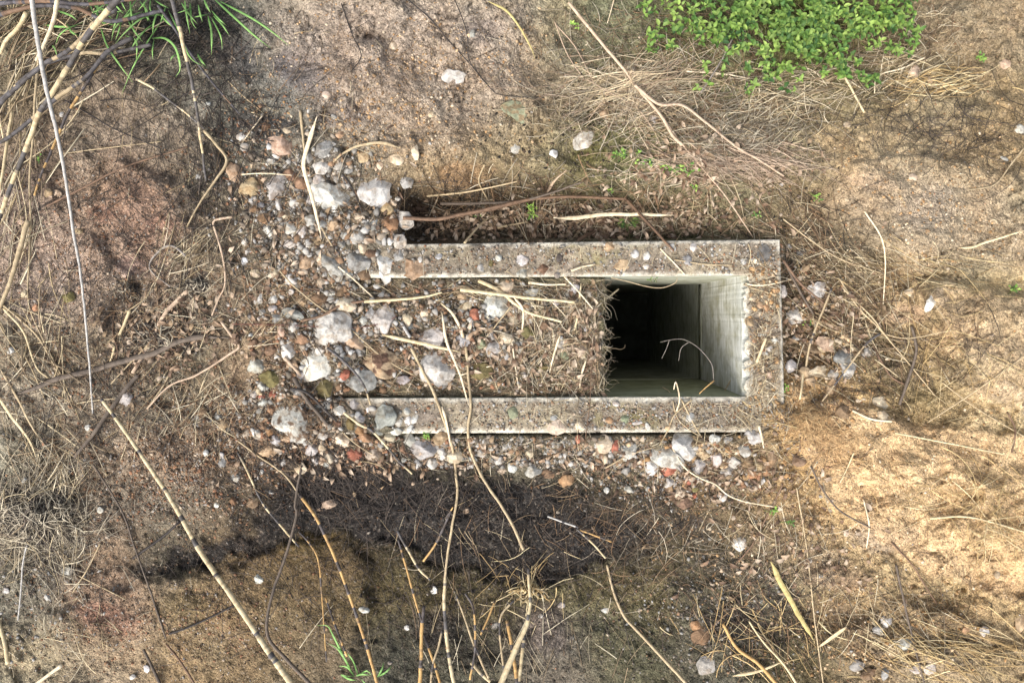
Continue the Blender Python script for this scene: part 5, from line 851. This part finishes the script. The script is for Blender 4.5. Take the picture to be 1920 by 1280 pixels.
strands('dry_straw', [
 (40, 130, 80, 170, 190, 60, 200, 2, 5, 115, 22, .05, 30, sy), (100, 60, 160, 60, 200, 40, 150, 2, 5, 150, 25, .06, 30, sy+sb), (30, 420, 60, 120, 90, 60, 160, 1.5, 4, 105, 20, .04, 12, sy), (60, 640, 90, 120, 130, 40, 130, 1.5, 4, 60, 35, .05, 8, sy), (70, 850, 90, 70, 90, 40, 120, 1.5, 4, 55, 30, .08, 8, sy),
 (1200, 185, 150, 50, 420, 50, 150, 1, 2.6, 165, 22, .06, 14, spk+sy), (1380, 300, 110, 30, 160, 60, 150, 1, 2.4, 20, 16, .05, 14, spk), (1200, 150, 90, 36, 150, 60, 190, 1.4, 3.2, 168, 20, .06, 18, [(214, 198, 166), (196, 178, 146), (178, 156, 130)]), (1230, 190, 60, 80, 60, 60, 150, 1.4, 2.8, 50, 16, .06, 14, [(206, 188, 158), (184, 162, 136)]), (1180, 190, 130, 60, 800, 30, 110, 1, 2.4, 165, 40, .12, 12, sy+sg), (1330, 230, 170, 80, 1100, 25, 90, 1, 2.2, 10, 50, .14, 12, sg+sb), (1450, 210, 90, 50, 420, 25, 80, 1.2, 3, 150, 30, .12, 14, sy), (1410, 250, 60, 30, 220, 30, 80, 1.4, 3, 155, 25, .1, 14, sg), (1500, 165, 90, 30, 260, 30, 80, 1.4, 3, 170, 20, .1, 14, sy), (1640, 130, 110, 50, 420, 25, 90, 1.2, 3, 160, 30, .1, 10, sy), (1760, 155, 100, 22, 200, 30, 80, 1.5, 3.6, 172, 16, .08, 8, sgold), (1700, 60, 130, 60, 420, 25, 70, 1, 2.4, 140, 40, .12, 8, sy+sb), (1330, 90, 120, 80, 600, 20, 70, 1, 2.2, 60, 60, .14, 8, sg+sb), (1140, 90, 120, 80, 420, 20, 70, 1, 2, 120, 60, .12, 6, sg+sb),
 (1380, 310, 120, 30, 420, 30, 110, .9, 2, 15, 25, .1, 10, spk), (1250, 330, 100, 50, 330, 25, 80, 1, 2.4, 60, 60, .12, 8, sy), (1060, 380, 240, 50, 520, 30, 90, 1.4, 3.4, 10, 50, .1, 14, sb+sg), (1200, 420, 200, 25, 420, 25, 80, 1.4, 3.6, 20, 60, .12, 12, sb+sy), (1000, 420, 30, 26, 90, 30, 70, 2, 4, 85, 14, .06, 16, sb+sy), (900, 390, 160, 50, 260, 25, 80, 1, 2.6, 10, 60, .12, 10, sk+sb),
 (1500, 470, 80, 90, 420, 25, 90, 1.2, 3, 40, 40, .08, 10, sy+sb), (1610, 620, 110, 90, 520, 25, 110, 1.2, 3.4, 45, 40, .08, 12, sy+sb), (1600, 500, 100, 40, 200, 30, 90, 1, 2.4, 30, 25, .08, 8, sy), (1780, 520, 150, 60, 160, 40, 120, 1, 2.2, 10, 20, .08, 6, sgold), (1840, 700, 120, 80, 130, 40, 130, 1, 2.2, 150, 50, .08, 6, sgold), (1820, 930, 120, 60, 170, 40, 150, 1, 2.6, 20, 30, .12, 10, sgold), (1880, 1000, 60, 60, 150, 40, 110, 1, 2.4, 60, 50, .16, 16, sgold), (1800, 1220, 140, 45, 240, 50, 160, 1.2, 3, 22, 16, .05, 12, sgold), (1660, 1150, 140, 60, 200, 30, 110, 1, 2.4, 40, 40, .1, 8, sy), (1460, 1000, 90, 100, 300, 30, 110, 1, 2.6, 110, 40, .12, 10, sy+sb), (1430, 1190, 120, 70, 260, 30, 120, 1.4, 3.4, 70, 40, .12, 14, sgold+sb),
 (1040, 630, 90, 100, 1700, 24, 100, 1.2, 3, 115, 60, .12, 10, sy+sg+sb), (1095, 640, 40, 120, 1500, 16, 70, 1.2, 2.8, 115, 60, .16, 14, sy+sg+sb), (860, 650, 220, 80, 620, 16, 70, 1, 2.6, 20, 70, .1, 8, sy+sb), (900, 545, 240, 18, 260, 20, 80, 1.4, 3, 4, 20, .06, 8, sy+sb), (1000, 735, 120, 6, 120, 20, 60, 1, 2.4, 0, 20, .1, 6, sb),
 (1080, 485, 380, 24, 420, 10, 40, .8, 2, 60, 70, .12, 3, sy), (1100, 780, 380, 24, 420, 12, 44, .8, 2, 60, 70, .14, 3, sy), (1430, 640, 26, 120, 520, 12, 60, 1, 2.4, 60, 70, .14, 6, sy+sb), (1410, 770, 60, 40, 900, 14, 70, .9, 2.2, 60, 70, .2, 8, sy+sg), (1410, 500, 60, 30, 300, 20, 70, .9, 2.2, 10, 40, .1, 6, sy+sb), (1340, 780, 90, 40, 260, 20, 80, .9, 2, 120, 60, .2, 14, sy), (1420, 760, 60, 50, 260, 16, 60, .9, 2, 60, 70, .2, 10, sgold+sy),
 (1330, 860, 140, 40, 420, 20, 90, 1, 2.6, 160, 50, .12, 10, sy+sb), (1000, 850, 260, 30, 420, 20, 80, 1, 2.4, 170, 50, .12, 8, sy+sb), (1560, 830, 60, 50, 300, 16, 60, .8, 1.8, 60, 70, .2, 12, [(198, 164, 118), (176, 144, 104), (214, 184, 138)]), (1510, 770, 40, 50, 320, 14, 50, .8, 1.8, 60, 70, .25, 12, [(198, 164, 118), (176, 144, 104), (214, 184, 138)]),
 (640, 860, 160, 50, 200, 30, 110, 1.2, 2.6, 45, 25, .05, 8, sk+sk+sb), (880, 1040, 260, 90, 110, 40, 120, 1, 2.6, 80, 35, .08, 14, sy+sb), (980, 1090, 60, 50, 60, 30, 90, 1.6, 3.4, 20, 60, .12, 20, sgold), (950, 1200, 200, 60, 220, 30, 110, 1., 2.8, 85, 26, .06, 12, sy+sk+sk), (620, 430, 150, 110, 300, 24, 90, 1, 2.4, 120, 50, .1, 8, sy+sb+sg), (620, 640, 120, 90, 260, 24, 100, 1, 2.6, 40, 60, .1, 8, sy+sb+sg), (480, 560, 130, 140, 330, 24, 90, 1, 2.6, 140, 45, .08, 8, sy+sb), (330, 590, 90, 90, 360, 24, 90, 1, 2.6, 140, 45, .14, 12, sy+sg+sb), (370, 760, 110, 80, 260, 30, 100, 1.2, 3, 130, 40, .08, 8, sy+sb), (350, 470, 50, 50, 110, 40, 110, 1.4, 3, 120, 16, .05, 10, sy), (60, 990, 80, 60, 700, 30, 120, 1.2, 2.8, 20, 60, .2, 30, sg+sy), (90, 880, 70, 60, 160, 30, 110, 1.2, 2.6, 120, 30, .12, 20, sg+sy), (130, 1200, 140, 60, 120, 30, 100, 1, 2.6, 40, 50, .1, 8, sy),
 (450, 200, 300, 160, 260, 20, 80, .8, 2, 60, 70, .1, 6, sy+sb), (800, 200, 300, 160, 200, 16, 60, .7, 1.6, 60, 80, .12, 4, sb+sy), (960, 640, 900, 600, 900, 12, 60, .8, 2, 60, 90, .12, 6, sy+sb+sg)],
 'dry grass stems and straw littering the soil, rims and rubble', 'straw litter')
strands('fine_roots', [
 (200, 420, 240, 240, 1300, 20, 110, .8, 1.9, 150, 60, .16, 10, sk), (200, 720, 240, 200, 1500, 20, 110, .8, 2.2, 150, 60, .16, 10, sk+sb), (90, 990, 110, 110, 800, 30, 120, .8, 2, 20, 70, .16, 24, sk+sg), (400, 300, 120, 160, 620, 30, 120, 1, 2.6, 75, 40, .08, 12, sk), (560, 380, 160, 120, 420, 20, 90, .8, 2.2, 60, 70, .16, 8, sk+sb), (260, 100, 220, 90, 420, 30, 120, 1.4, 3.4, 150, 30, .08, 16, sk), (620, 900, 200, 60, 1100, 16, 80, 1, 2.4, 45, 60, .12, 8, sk), (820, 930, 240, 60, 700, 16, 80, .8, 2.0, 60, 80, .1, 10, sk), (900, 1080, 320, 120, 900, 20, 90, .8, 2, 80, 60, .14, 10, sk), (1180, 960, 160, 70, 620, 16, 80, .8, 2.2, 60, 80, .18, 8, sk+sb), (1280, 1050, 180, 100, 620, 16, 90, .8, 2.2, 40, 60, .16, 8, sk+sb+sg),
 (450, 1080, 260, 130, 420, 20, 90, .8, 1.9, 60, 80, .14, 6, sk), (1640, 230, 180, 70, 240, 30, 110, .8, 1.9, 155, 40, .18, 8, sk), (1820, 250, 110, 70, 200, 30, 110, .8, 2, 10, 60, .25, 10, sk), (1600, 640, 130, 120, 420, 20, 90, .9, 2.2, 50, 50, .1, 8, sk+sb), (1500, 420, 110, 90, 330, 20, 80, .9, 2.2, 40, 50, .12, 8, sk+sb), (900, 390, 190, 45, 420, 24, 90, 1, 2.4, 5, 50, .14, 12, sk+sb), (740, 120, 360, 110, 200, 20, 90, .6, 1.5, 60, 80, .16, 4, sk+sb), (820, 640, 260, 100, 420, 16, 80, .8, 2, 30, 80, .14, 6, sk+sb), (1440, 1160, 120, 90, 420, 20, 80, .9, 2.2, 60, 60, .14, 8, sk), (1650, 1150, 220, 80, 420, 20, 80, .8, 2, 40, 70, .14, 6, sk+sb), (1770, 640, 90, 60, 160, 20, 80, .8, 1.8, 40, 60, .12, 6, sk+sb), (620, 440, 150, 110, 500, 20, 90, .9, 2.2, 60, 60, .12, 8, sk+sb), (620, 640, 120, 90, 330, 20, 90, .9, 2.2, 40, 60, .12, 8, sk+sb), (540, 800, 150, 60, 620, 20, 90, 1, 2.4, 50, 60, .12, 8, sk+sb), (960, 640, 950, 640, 1500, 14, 60, .7, 1.7, 60, 90, .18, 5, sk+sb)],
 'fine dark roots and burnt twigs tangled over the soil', 'root litter')
# short rootlets fringing the broken end of the fill, hanging into the shaft
n = 330; v0 = 528+210*rng.random(n); v0 = v0+26*fbm(v0/9, v0*0, 3, 78); u0 = 1118+rng.normal(0, 9, n); a0 = rng.normal(0, 1.0, n)+np.where(rng.random(n) < .45, 1.5, 0); K = 9; a = a0[:, None]+np.cumsum(rng.normal(0, .32, (n, K)), 1); L_ = 10+44*rng.random((n, 1))**2.2
u = u0[:, None]+np.cumsum(np.cos(a), 1)*L_/K; v = v0[:, None]+np.cumsum(np.sin(a), 1)*L_/K; v = np.clip(v, 524, 740); u = np.minimum(u, 1172); z = -.045-np.clip((u-1126)/46, 0, 1)**1.3*rng.uniform(-.02, .16, (n, 1))+.012*rng.random((n, 1))
wd = rng.uniform(.6, 2.0, (n, 1))*np.linspace(1, .35, K)*MPP/2; pl = lin(sy+sg); c = pl[rng.integers(0, len(pl), n)][:, None]*rng.uniform(.4, .95, (n, 1, 1))*np.ones((n, K-1, 1))
v_, f_, c_ = rings(P(u, v, z), wd, wd, c, 4); tag(mesh('hanging_rootlets', v_, f_, M_stalk, None, fcol=c_), 'rootlets fringing the broken end of the fill above the shaft', 'rootlets', kind='stuff')
# ------------------------------------------------------------------ leaves
def leafgeo(u, v, z, yaw, pitch, ln, wd, c, bend=.25):
    n = len(u); s = np.array([0, .3, .3, .7, .7, 1, .3, .7]); w_ = np.array([0, 1, -1, .8, -.8, 0, 0, 0]); up = np.array([0, .12, .12, .10, .10, -.05, 0, 0])
    X = ln[:, None]*s; Y = wd[:, None]*w_*.5; Zz = ln[:, None]*(up+bend*np.sin(s*math.pi)*.5)
    cp_, sp_ = np.cos(pitch)[:, None], np.sin(pitch)[:, None]; X2 = X*cp_-Zz*sp_; Z2 = X*sp_+Zz*cp_
    cy_, sy_ = np.cos(yaw)[:, None], np.sin(yaw)[:, None]; b = P(u, v, z)
    V_ = np.stack([b[:, None, 0]+(X2*cy_-Y*sy_)*MPP, b[:, None, 1]+(X2*sy_+Y*cy_)*MPP, b[:, None, 2]+Z2*MPP], -1)
    F4 = np.array([(1, 6, 7, 3), (6, 2, 4, 7)])[None]+(np.arange(n)*8)[:, None, None]; F3 = np.array([(0, 6, 1), (0, 2, 6), (3, 7, 5), (7, 4, 5)])[None]+(np.arange(n)*8)[:, None, None]
    return V_.reshape(-1, 3), [F4.reshape(-1, 4), F3.reshape(-1, 3)], np.vstack([np.repeat(c, 2, 0), np.repeat(c, 4, 0)*.96])
dl = [(164, 138, 112), (186, 162, 136), (132, 106, 84), (112, 90, 72), (200, 180, 156), (148, 126, 98)]
LU, LV, LC = [], [], []
for (cx, cy, rx, ry, n) in ((1090, 640, 60, 110, 260), (940, 660, 180, 80, 420), (1080, 420, 280, 40, 700), (1340, 900, 160, 50, 150), (1520, 600, 100, 110, 260), (600, 480, 200, 140, 200), (330, 620, 120, 70, 260), (700, 870, 220, 40, 110), (1300, 320, 160, 70, 300), (1100, 850, 200, 24, 110), (1470, 1050, 150, 90, 160)):
    u = cx+rng.normal(0, .55, n)*rx; v = cy+rng.normal(0, .55, n)*ry; k = ~in_hole(u, v) & ~rim_top(u, v) & (u < 1960)
    if 560 < cx < 1130 and 520 < cy < 740: k &= (v > 526) & (v < 738)
    LU.append(u[k]); LV.append(v[k])
u = np.concatenate(LU); v = np.concatenate(LV); n = len(u); pl = lin(dl)
V_, F_, C_ = leafgeo(u, v, surf(u, v)+.004, rng.random(n)*6.28, rng.normal(.15, .3, n), rng.uniform(7, 20, n), rng.uniform(4, 9, n), pl[rng.integers(0, len(pl), n)]*rng.uniform(.5, .88, (n, 1)), .6)
tag(mesh('dead_leaf_litter', V_, F_, M_leaf, None, fcol=C_), 'small curled dead leaves scattered over fill, trench and soil', 'leaf litter', kind='stuff')
gl = lin([(112, 146, 62), (140, 172, 78), (80, 118, 52), (58, 92, 48), (164, 190, 98), (96, 130, 56)])
def plant(name, label, cat, spots, nper, l0, l1, wr, lift, group=None, seed=0, shade=1.):
    r_ = np.random.default_rng(seed+40); sp = np.array(spots, float); cu, cv = sp[:, 0].mean(), sp[:, 1].mean(); root = empty(name, P(cu, cv, surf(cu, cv)).tolist()); loc = np.array(root.location)
    tag(root, label, cat, group); n = len(sp)*nper; u = np.repeat(sp[:, 0], nper)+r_.normal(0, 2.2, n); v = np.repeat(sp[:, 1], nper)+r_.normal(0, 2.2, n)
    lz = np.repeat(r_.uniform(.3, 1, len(sp))*lift, nper); z = surf(np.clip(u, -50, 1970), np.clip(v, -50, 1330))+.004+lz+r_.uniform(0, .008, n)
    yaw = np.tile(np.arange(nper)*2.4, len(sp))+np.repeat(r_.random(len(sp))*6.28, nper); ln = r_.uniform(l0, l1, n)
    c = gl[np.repeat(r_.integers(0, len(gl), len(sp)), nper)]*.5+gl[r_.integers(0, len(gl), n)]*.5; c = c*r_.uniform(.8, 1.15, (n, 1))*shade
    V_, F_, C_ = leafgeo(u, v, z, yaw, r_.uniform(.0, .6, n), ln, ln*wr, c, .3); mesh('leaves', V_-loc, F_, M_leaf, root, fcol=C_)
    K = 4; t = np.linspace(0, 1, K); su = sp[:, 0][:, None]+(r_.normal(0, 7, (len(sp), 1))*(1-t)); sv = sp[:, 1][:, None]+(r_.normal(0, 7, (len(sp), 1))*(1-t)); g_ = surf(np.clip(su, -50, 1970), np.clip(sv, -50, 1330)); sz = g_+(.3+.7*t)*lz[::nper][:, None]
    wd = np.full((len(sp), K), 1.5*MPP/2); v_, f_, c_ = rings(P(su, sv, sz), wd, wd, np.tile(lin((104, 110, 62)), (len(sp), K-1, 1)), 4); 
    if len(sp) > 30: tag(mesh('stem', v_-loc, f_, M_stalk, root, fcol=c_), kind='stuff')
    else:
        for q in range(len(sp)):
            v_, f_, c_ = rings(P(su, sv, sz)[q:q+1], wd[q:q+1], wd[q:q+1], np.tile(lin((104, 110, 62)), (1, K-1, 1)), 4); mesh('stem', v_-loc, f_, M_stalk, root, fcol=c_)
    return root
sp = []
for (cx, cy, rx, ry, n) in ((1340, 25, 60, 30, 120), (1460, 30, 90, 36, 210), (1545, 50, 70, 44, 190), (1500, 105, 60, 30, 90), (1590, 120, 30, 26, 26), (1640, 30, 60, 26, 80), (1340, 55, 30, 20, 24), (1480, 90, 40, 30, 50), (1450, 150, 40, 20, 10), (1570, 10, 90, 20, 80)):
    sp += [(cx+rng.normal(0, .6)*rx, cy+rng.normal(0, .6)*ry) for _ in range(n)]
sp = [q for q in sp if fbm(q[0]/38, q[1]/38, 3, 95)+rng.normal(0, .14) > .09]+[(1200+rng.random()*520, rng.random()**1.5*120-20) for _ in range(230)]+[(1300+rng.random()*360, 70+rng.random()*110) for _ in range(46)]
plant('leafy_creeper', 'bright green small leaved creeper spreading in from the top edge at right', 'creeper', sp, 5, 4.5, 15, .5, .10, seed=1, shade=.7)
sm = [((798, 820), 3, 'green seedling rosette on the dull grey rock below the lower rim', 8, 5), ((1145, 357), 3, 'small blue green seedling right above the long trench stick', 7, 4), ((1535, 370), 4, 'tiny seedling on the soil up right of the rim corner', 7, 3), ((1450, 958), 4, 'upper of two seedlings below right of the pit', 7, 4), ((1482, 978), 3, 'lower of two seedlings below right of the pit', 7, 4), ((1840, 108), 4, 'small yellow green plant in the straw near the right edge', 9, 5), ((1470, 728), 3, 'seedling squeezed between the right rim corner and pale stones', 8, 4), ((1508, 610), 2, 'tiny seedling near the white lump right of the rim', 6, 3), ((1418, 404), 3, 'little seedling above the right end of the upper rim', 7, 3), ((70, 300), 2, 'pair of round green leaves among reeds at left', 9, 4), ((1580, 130), 4, 'separate green sprig below the creeper', 11, 6), ((1300, 350), 3, 'seedling beside the thin pinkish branch', 7, 4), ((1075, 48), 3, 'small green sprout left of the dead branch at the top', 8, 4), ((1905, 540), 3, 'green leaves at the right edge at mid height', 9, 4), ((901, 400), 2, 'tiny green tip in the dark part of the trench', 6, 3), ((1223, 525), 2, 'tiny green shoot on the inner lip of the upper rim', 5, 3)]
for i, (p_, ns_, lb, ln, k_) in enumerate(sm):
    r_ = np.random.default_rng(i+70); plant('seedling', lb, 'seedling', [(p_[0]+r_.normal(0, 4), p_[1]+r_.normal(0, 3)) for _ in range(ns_)], k_, ln*.6, ln, .5, .02, 'green seedlings in the soil', seed=i+5)
plant('leafy_weed', 'low trailing row of tiny green weeds above the trench at right', 'weed', [(1165+rng.normal(0, 8), 290+rng.normal(0, 6)) for _ in range(8)]+[(1185+i*11+rng.normal(0, 4), 296+i*2.4+rng.normal(0, 7)) for i in range(12)]+[(1270+rng.normal(0, 8), 316+rng.normal(0, 5)) for _ in range(8)], 5, 4, 8, .5, .01, seed=33)
plant('mossy_leaf_patch', 'flat green mossy leaf under the flat pale reed leaf in the trench', 'moss', [(1180+rng.normal(0, 10), 420+rng.normal(0, 4)) for _ in range(16)], 5, 5, 9, .8, .004, seed=35, shade=.45)
sg_ = [(993+i*2.2, 388+i*0.5+j*6) for i, j in ((0, 0), (2, 1), (4, 0), (1, 3), (3, 2))]
plant('fern_sprig', 'feathery bright green sprig standing in the trench above the upper rim', 'sprig', sg_, 6, 7, 13, .22, .04, seed=37)
def blades(name, label, bl, w=4, parent_cols=((98, 140, 74), (136, 172, 100))):
    r_ = np.random.default_rng(len(bl)+3); p0 = bl[0][0]; root = empty(name, P(p0[0], p0[1], surf(p0[0], p0[1])).tolist()); tag(root, label, 'grass tuft', 'green grass tufts'); loc = np.array(root.location)
    for b in bl:
        p = catmull(b, 6.); K = len(p); t = np.linspace(0, 1, K); z = surf(np.clip(p[:, 0], -50, 1970), np.clip(p[:, 1], -50, 1330))+.01+.10*np.sin(t*math.pi*.85)*r_.uniform(.5, 1)
        wd = w*MPP/2*r_.uniform(.7, 1.1)*np.clip(np.minimum(t*4+.4, (1-t)*2.5+.08), 0, 1); c = lin(parent_cols[0])*(1-t[:-1, None])+lin(parent_cols[1])*t[:-1, None]; c = c*r_.uniform(.8, 1.1)
        v_, f_, c_ = rings(P(p[:, 0], p[:, 1], z)[None], wd[None], wd[None]*.18, c[None], 6); mesh('blade', v_-loc, f_, M_leaf, root, smooth=True, fcol=c_)
ox, oy, s_ = FR['M']; m_ = lambda L_: [(x/s_, y/s_) for x, y in L_]
bl = [[(1200, 0), (1320, 110), (1420, 200), (1510, 270)], [(1230, 10), (1400, 100), (1520, 180), (1610, 255)], [(920, 90), (820, 240), (740, 380), (680, 525)], [(560, 150), (600, 260), (680, 380), (740, 460)], [(930, 80), (800, 100), (700, 180), (640, 250)], [(860, 130), (790, 190), (740, 260), (730, 290)], [(1030, -10), (1040, 80), (1060, 190)], [(1060, 20), (1070, 120), (1095, 160)], [(1160, 90), (1180, 180), (1180, 310)], [(1180, 100), (1230, 200), (1240, 280)], [(1190, 90), (1240, 140), (1280, 200)], [(850, 215), (920, 215), (980, 270), (1005, 380), (980, 430)], [(860, 220), (850, 290), (855, 340)], [(840, 0), (840, 60), (900, 90)], [(500, 0), (560, 50), (700, 70)], [(370, 130), (400, 180), (450, 205)], [(480, 120), (380, 160), (330, 200), (310, 250)], [(320, 60), (400, 90), (430, 120)], [(250, 140), (330, 150), (420, 150)], [(640, 140), (560, 120), (540, 60), (560, -10)], [(760, 0), (700, 90), (640, 160), (620, 230)], [(940, 60), (1000, 180), (1060, 320), (1150, 380)], [(700, 200), (760, 230), (760, 340)], [(1100, 300), (1130, 350), (1165, 385)], [(900, 20), (860, 120), (850, 200)], [(780, 10), (820, 60), (830, 120)], [(580, 10), (640, 30), (690, 80)], [(1000, 290), (960, 320), (950, 345)], [(290, 255), (305, 270), (320, 320)]]
rb = np.random.default_rng(8)
for _ in range(26):
    a, b = rb.uniform(480, 1200), rb.uniform(-30, 120); an = rb.uniform(.2, 2.9); L_ = rb.uniform(80, 200); bl.append([(a, b), (a+math.cos(an)*L_*.5, b+math.sin(an)*L_*.45), (a+math.cos(an)*L_, b+math.sin(an)*L_*.8)])
blades('green_grass_tuft', 'tuft of long green grass blades growing at the top left among burnt reeds', [m_(b) for b in bl], 4.)
ox, oy, s_ = FR['J']; j_ = lambda L_: [(560+x/s_, 850+y/s_) for x, y in L_]
blades('green_grass_tuft', 'small green grass sprout near the bottom edge left of centre', [j_(b) for b in ([(300, 1230), (240, 1110), (190, 1010), (160, 960), (105, 958)], [(300, 1230), (260, 1150), (210, 1080), (165, 1060)], [(310, 1240), (270, 1190), (225, 1185)], [(310, 1240), (260, 1240), (235, 1230)], [(320, 1240), (350, 1230), (400, 1235)], [(330, 1240), (380, 1210), (405, 1235)], [(440, 1245), (465, 1200), (475, 1160)], [(450, 1240), (490, 1215), (520, 1180)], [(330, 1230), (300, 1150), (250, 1090)], [(340, 1245), (360, 1270), (385, 1290)], [(235, 1235), (290, 1260), (330, 1262)])], 4.5)
# tangled dead clumps
def clump(name, label, cx, cy, rx, ry, n, cols, zt, w=(1.2, 3)):
    u0 = cx+rng.normal(0, .4, n)*rx; v0 = cy+rng.normal(0, .4, n)*ry; K = 8; a = rng.random((n, 1))*6.28+np.cumsum(rng.normal(0, .5, (n, K)), 1); L_ = rng.uniform(.5, 1.3, (n, 1))*max(rx, ry)*.9/K
    u = u0[:, None]+np.cumsum(np.cos(a), 1)*L_; v = v0[:, None]+np.cumsum(np.sin(a), 1)*L_; d = np.hypot((u-cx)/rx, (v-cy)/ry)
    z = surf(np.clip(u, -55, 1970), np.clip(v, -55, 1330))+.003+rng.random((n, 1))*zt*np.clip(1.1-d, 0, 1)
    wd = rng.uniform(*w, (n, 1))*np.linspace(1, .6, K)*MPP/2; pl = lin(cols); c = pl[rng.integers(0, len(pl), n)][:, None]*rng.uniform(.8, 1.1, (n, K-1, 1))
    v_, f_, c_ = rings(P(u, v, z), wd, wd*.6, c, 3); o = mesh(name, v_, f_, M_stalk, None, fcol=c_); recentre(o); return tag(o, label, 'dead plant', 'tangled dead weed clumps')
clump('dead_weed_clump', 'grey tangled dead weed clump above the charred log at left', 243, 548, 26, 24, 160, sg+sb+sk, .06)
clump('dead_weed_clump', 'dark tangled knot at the upper end of the knotted tan root', 362, 535, 30, 20, 140, sk+sg, .05)
clump('dead_weed_clump', 'straggly grey clump around the middle of the charred log', 300, 630, 70, 34, 300, sg+sb+sk, .05)
clump('dead_weed_clump', 'large grey burnt brush clump at the lower left edge', 66, 975, 90, 66, 700, sg+sg+sk, .10)
clump('dead_weed_clump', 'pale seed head clump at the node of the pinkish dead branch', 1180, 133, 20, 16, 110, sy+spk, .04)
clump('dead_weed_clump', 'orange brown fibrous soil clump at the lower right rim corner', 1520, 790, 40, 36, 420, [(198, 164, 118), (176, 144, 104), (214, 184, 138)], .05, (.8, 1.8))
clump('dead_weed_clump', 'dead leaf fan where the cane joint sits in the burnt bank', 992, 1104, 36, 14, 50, sgold, .06, (1.5, 3.5))
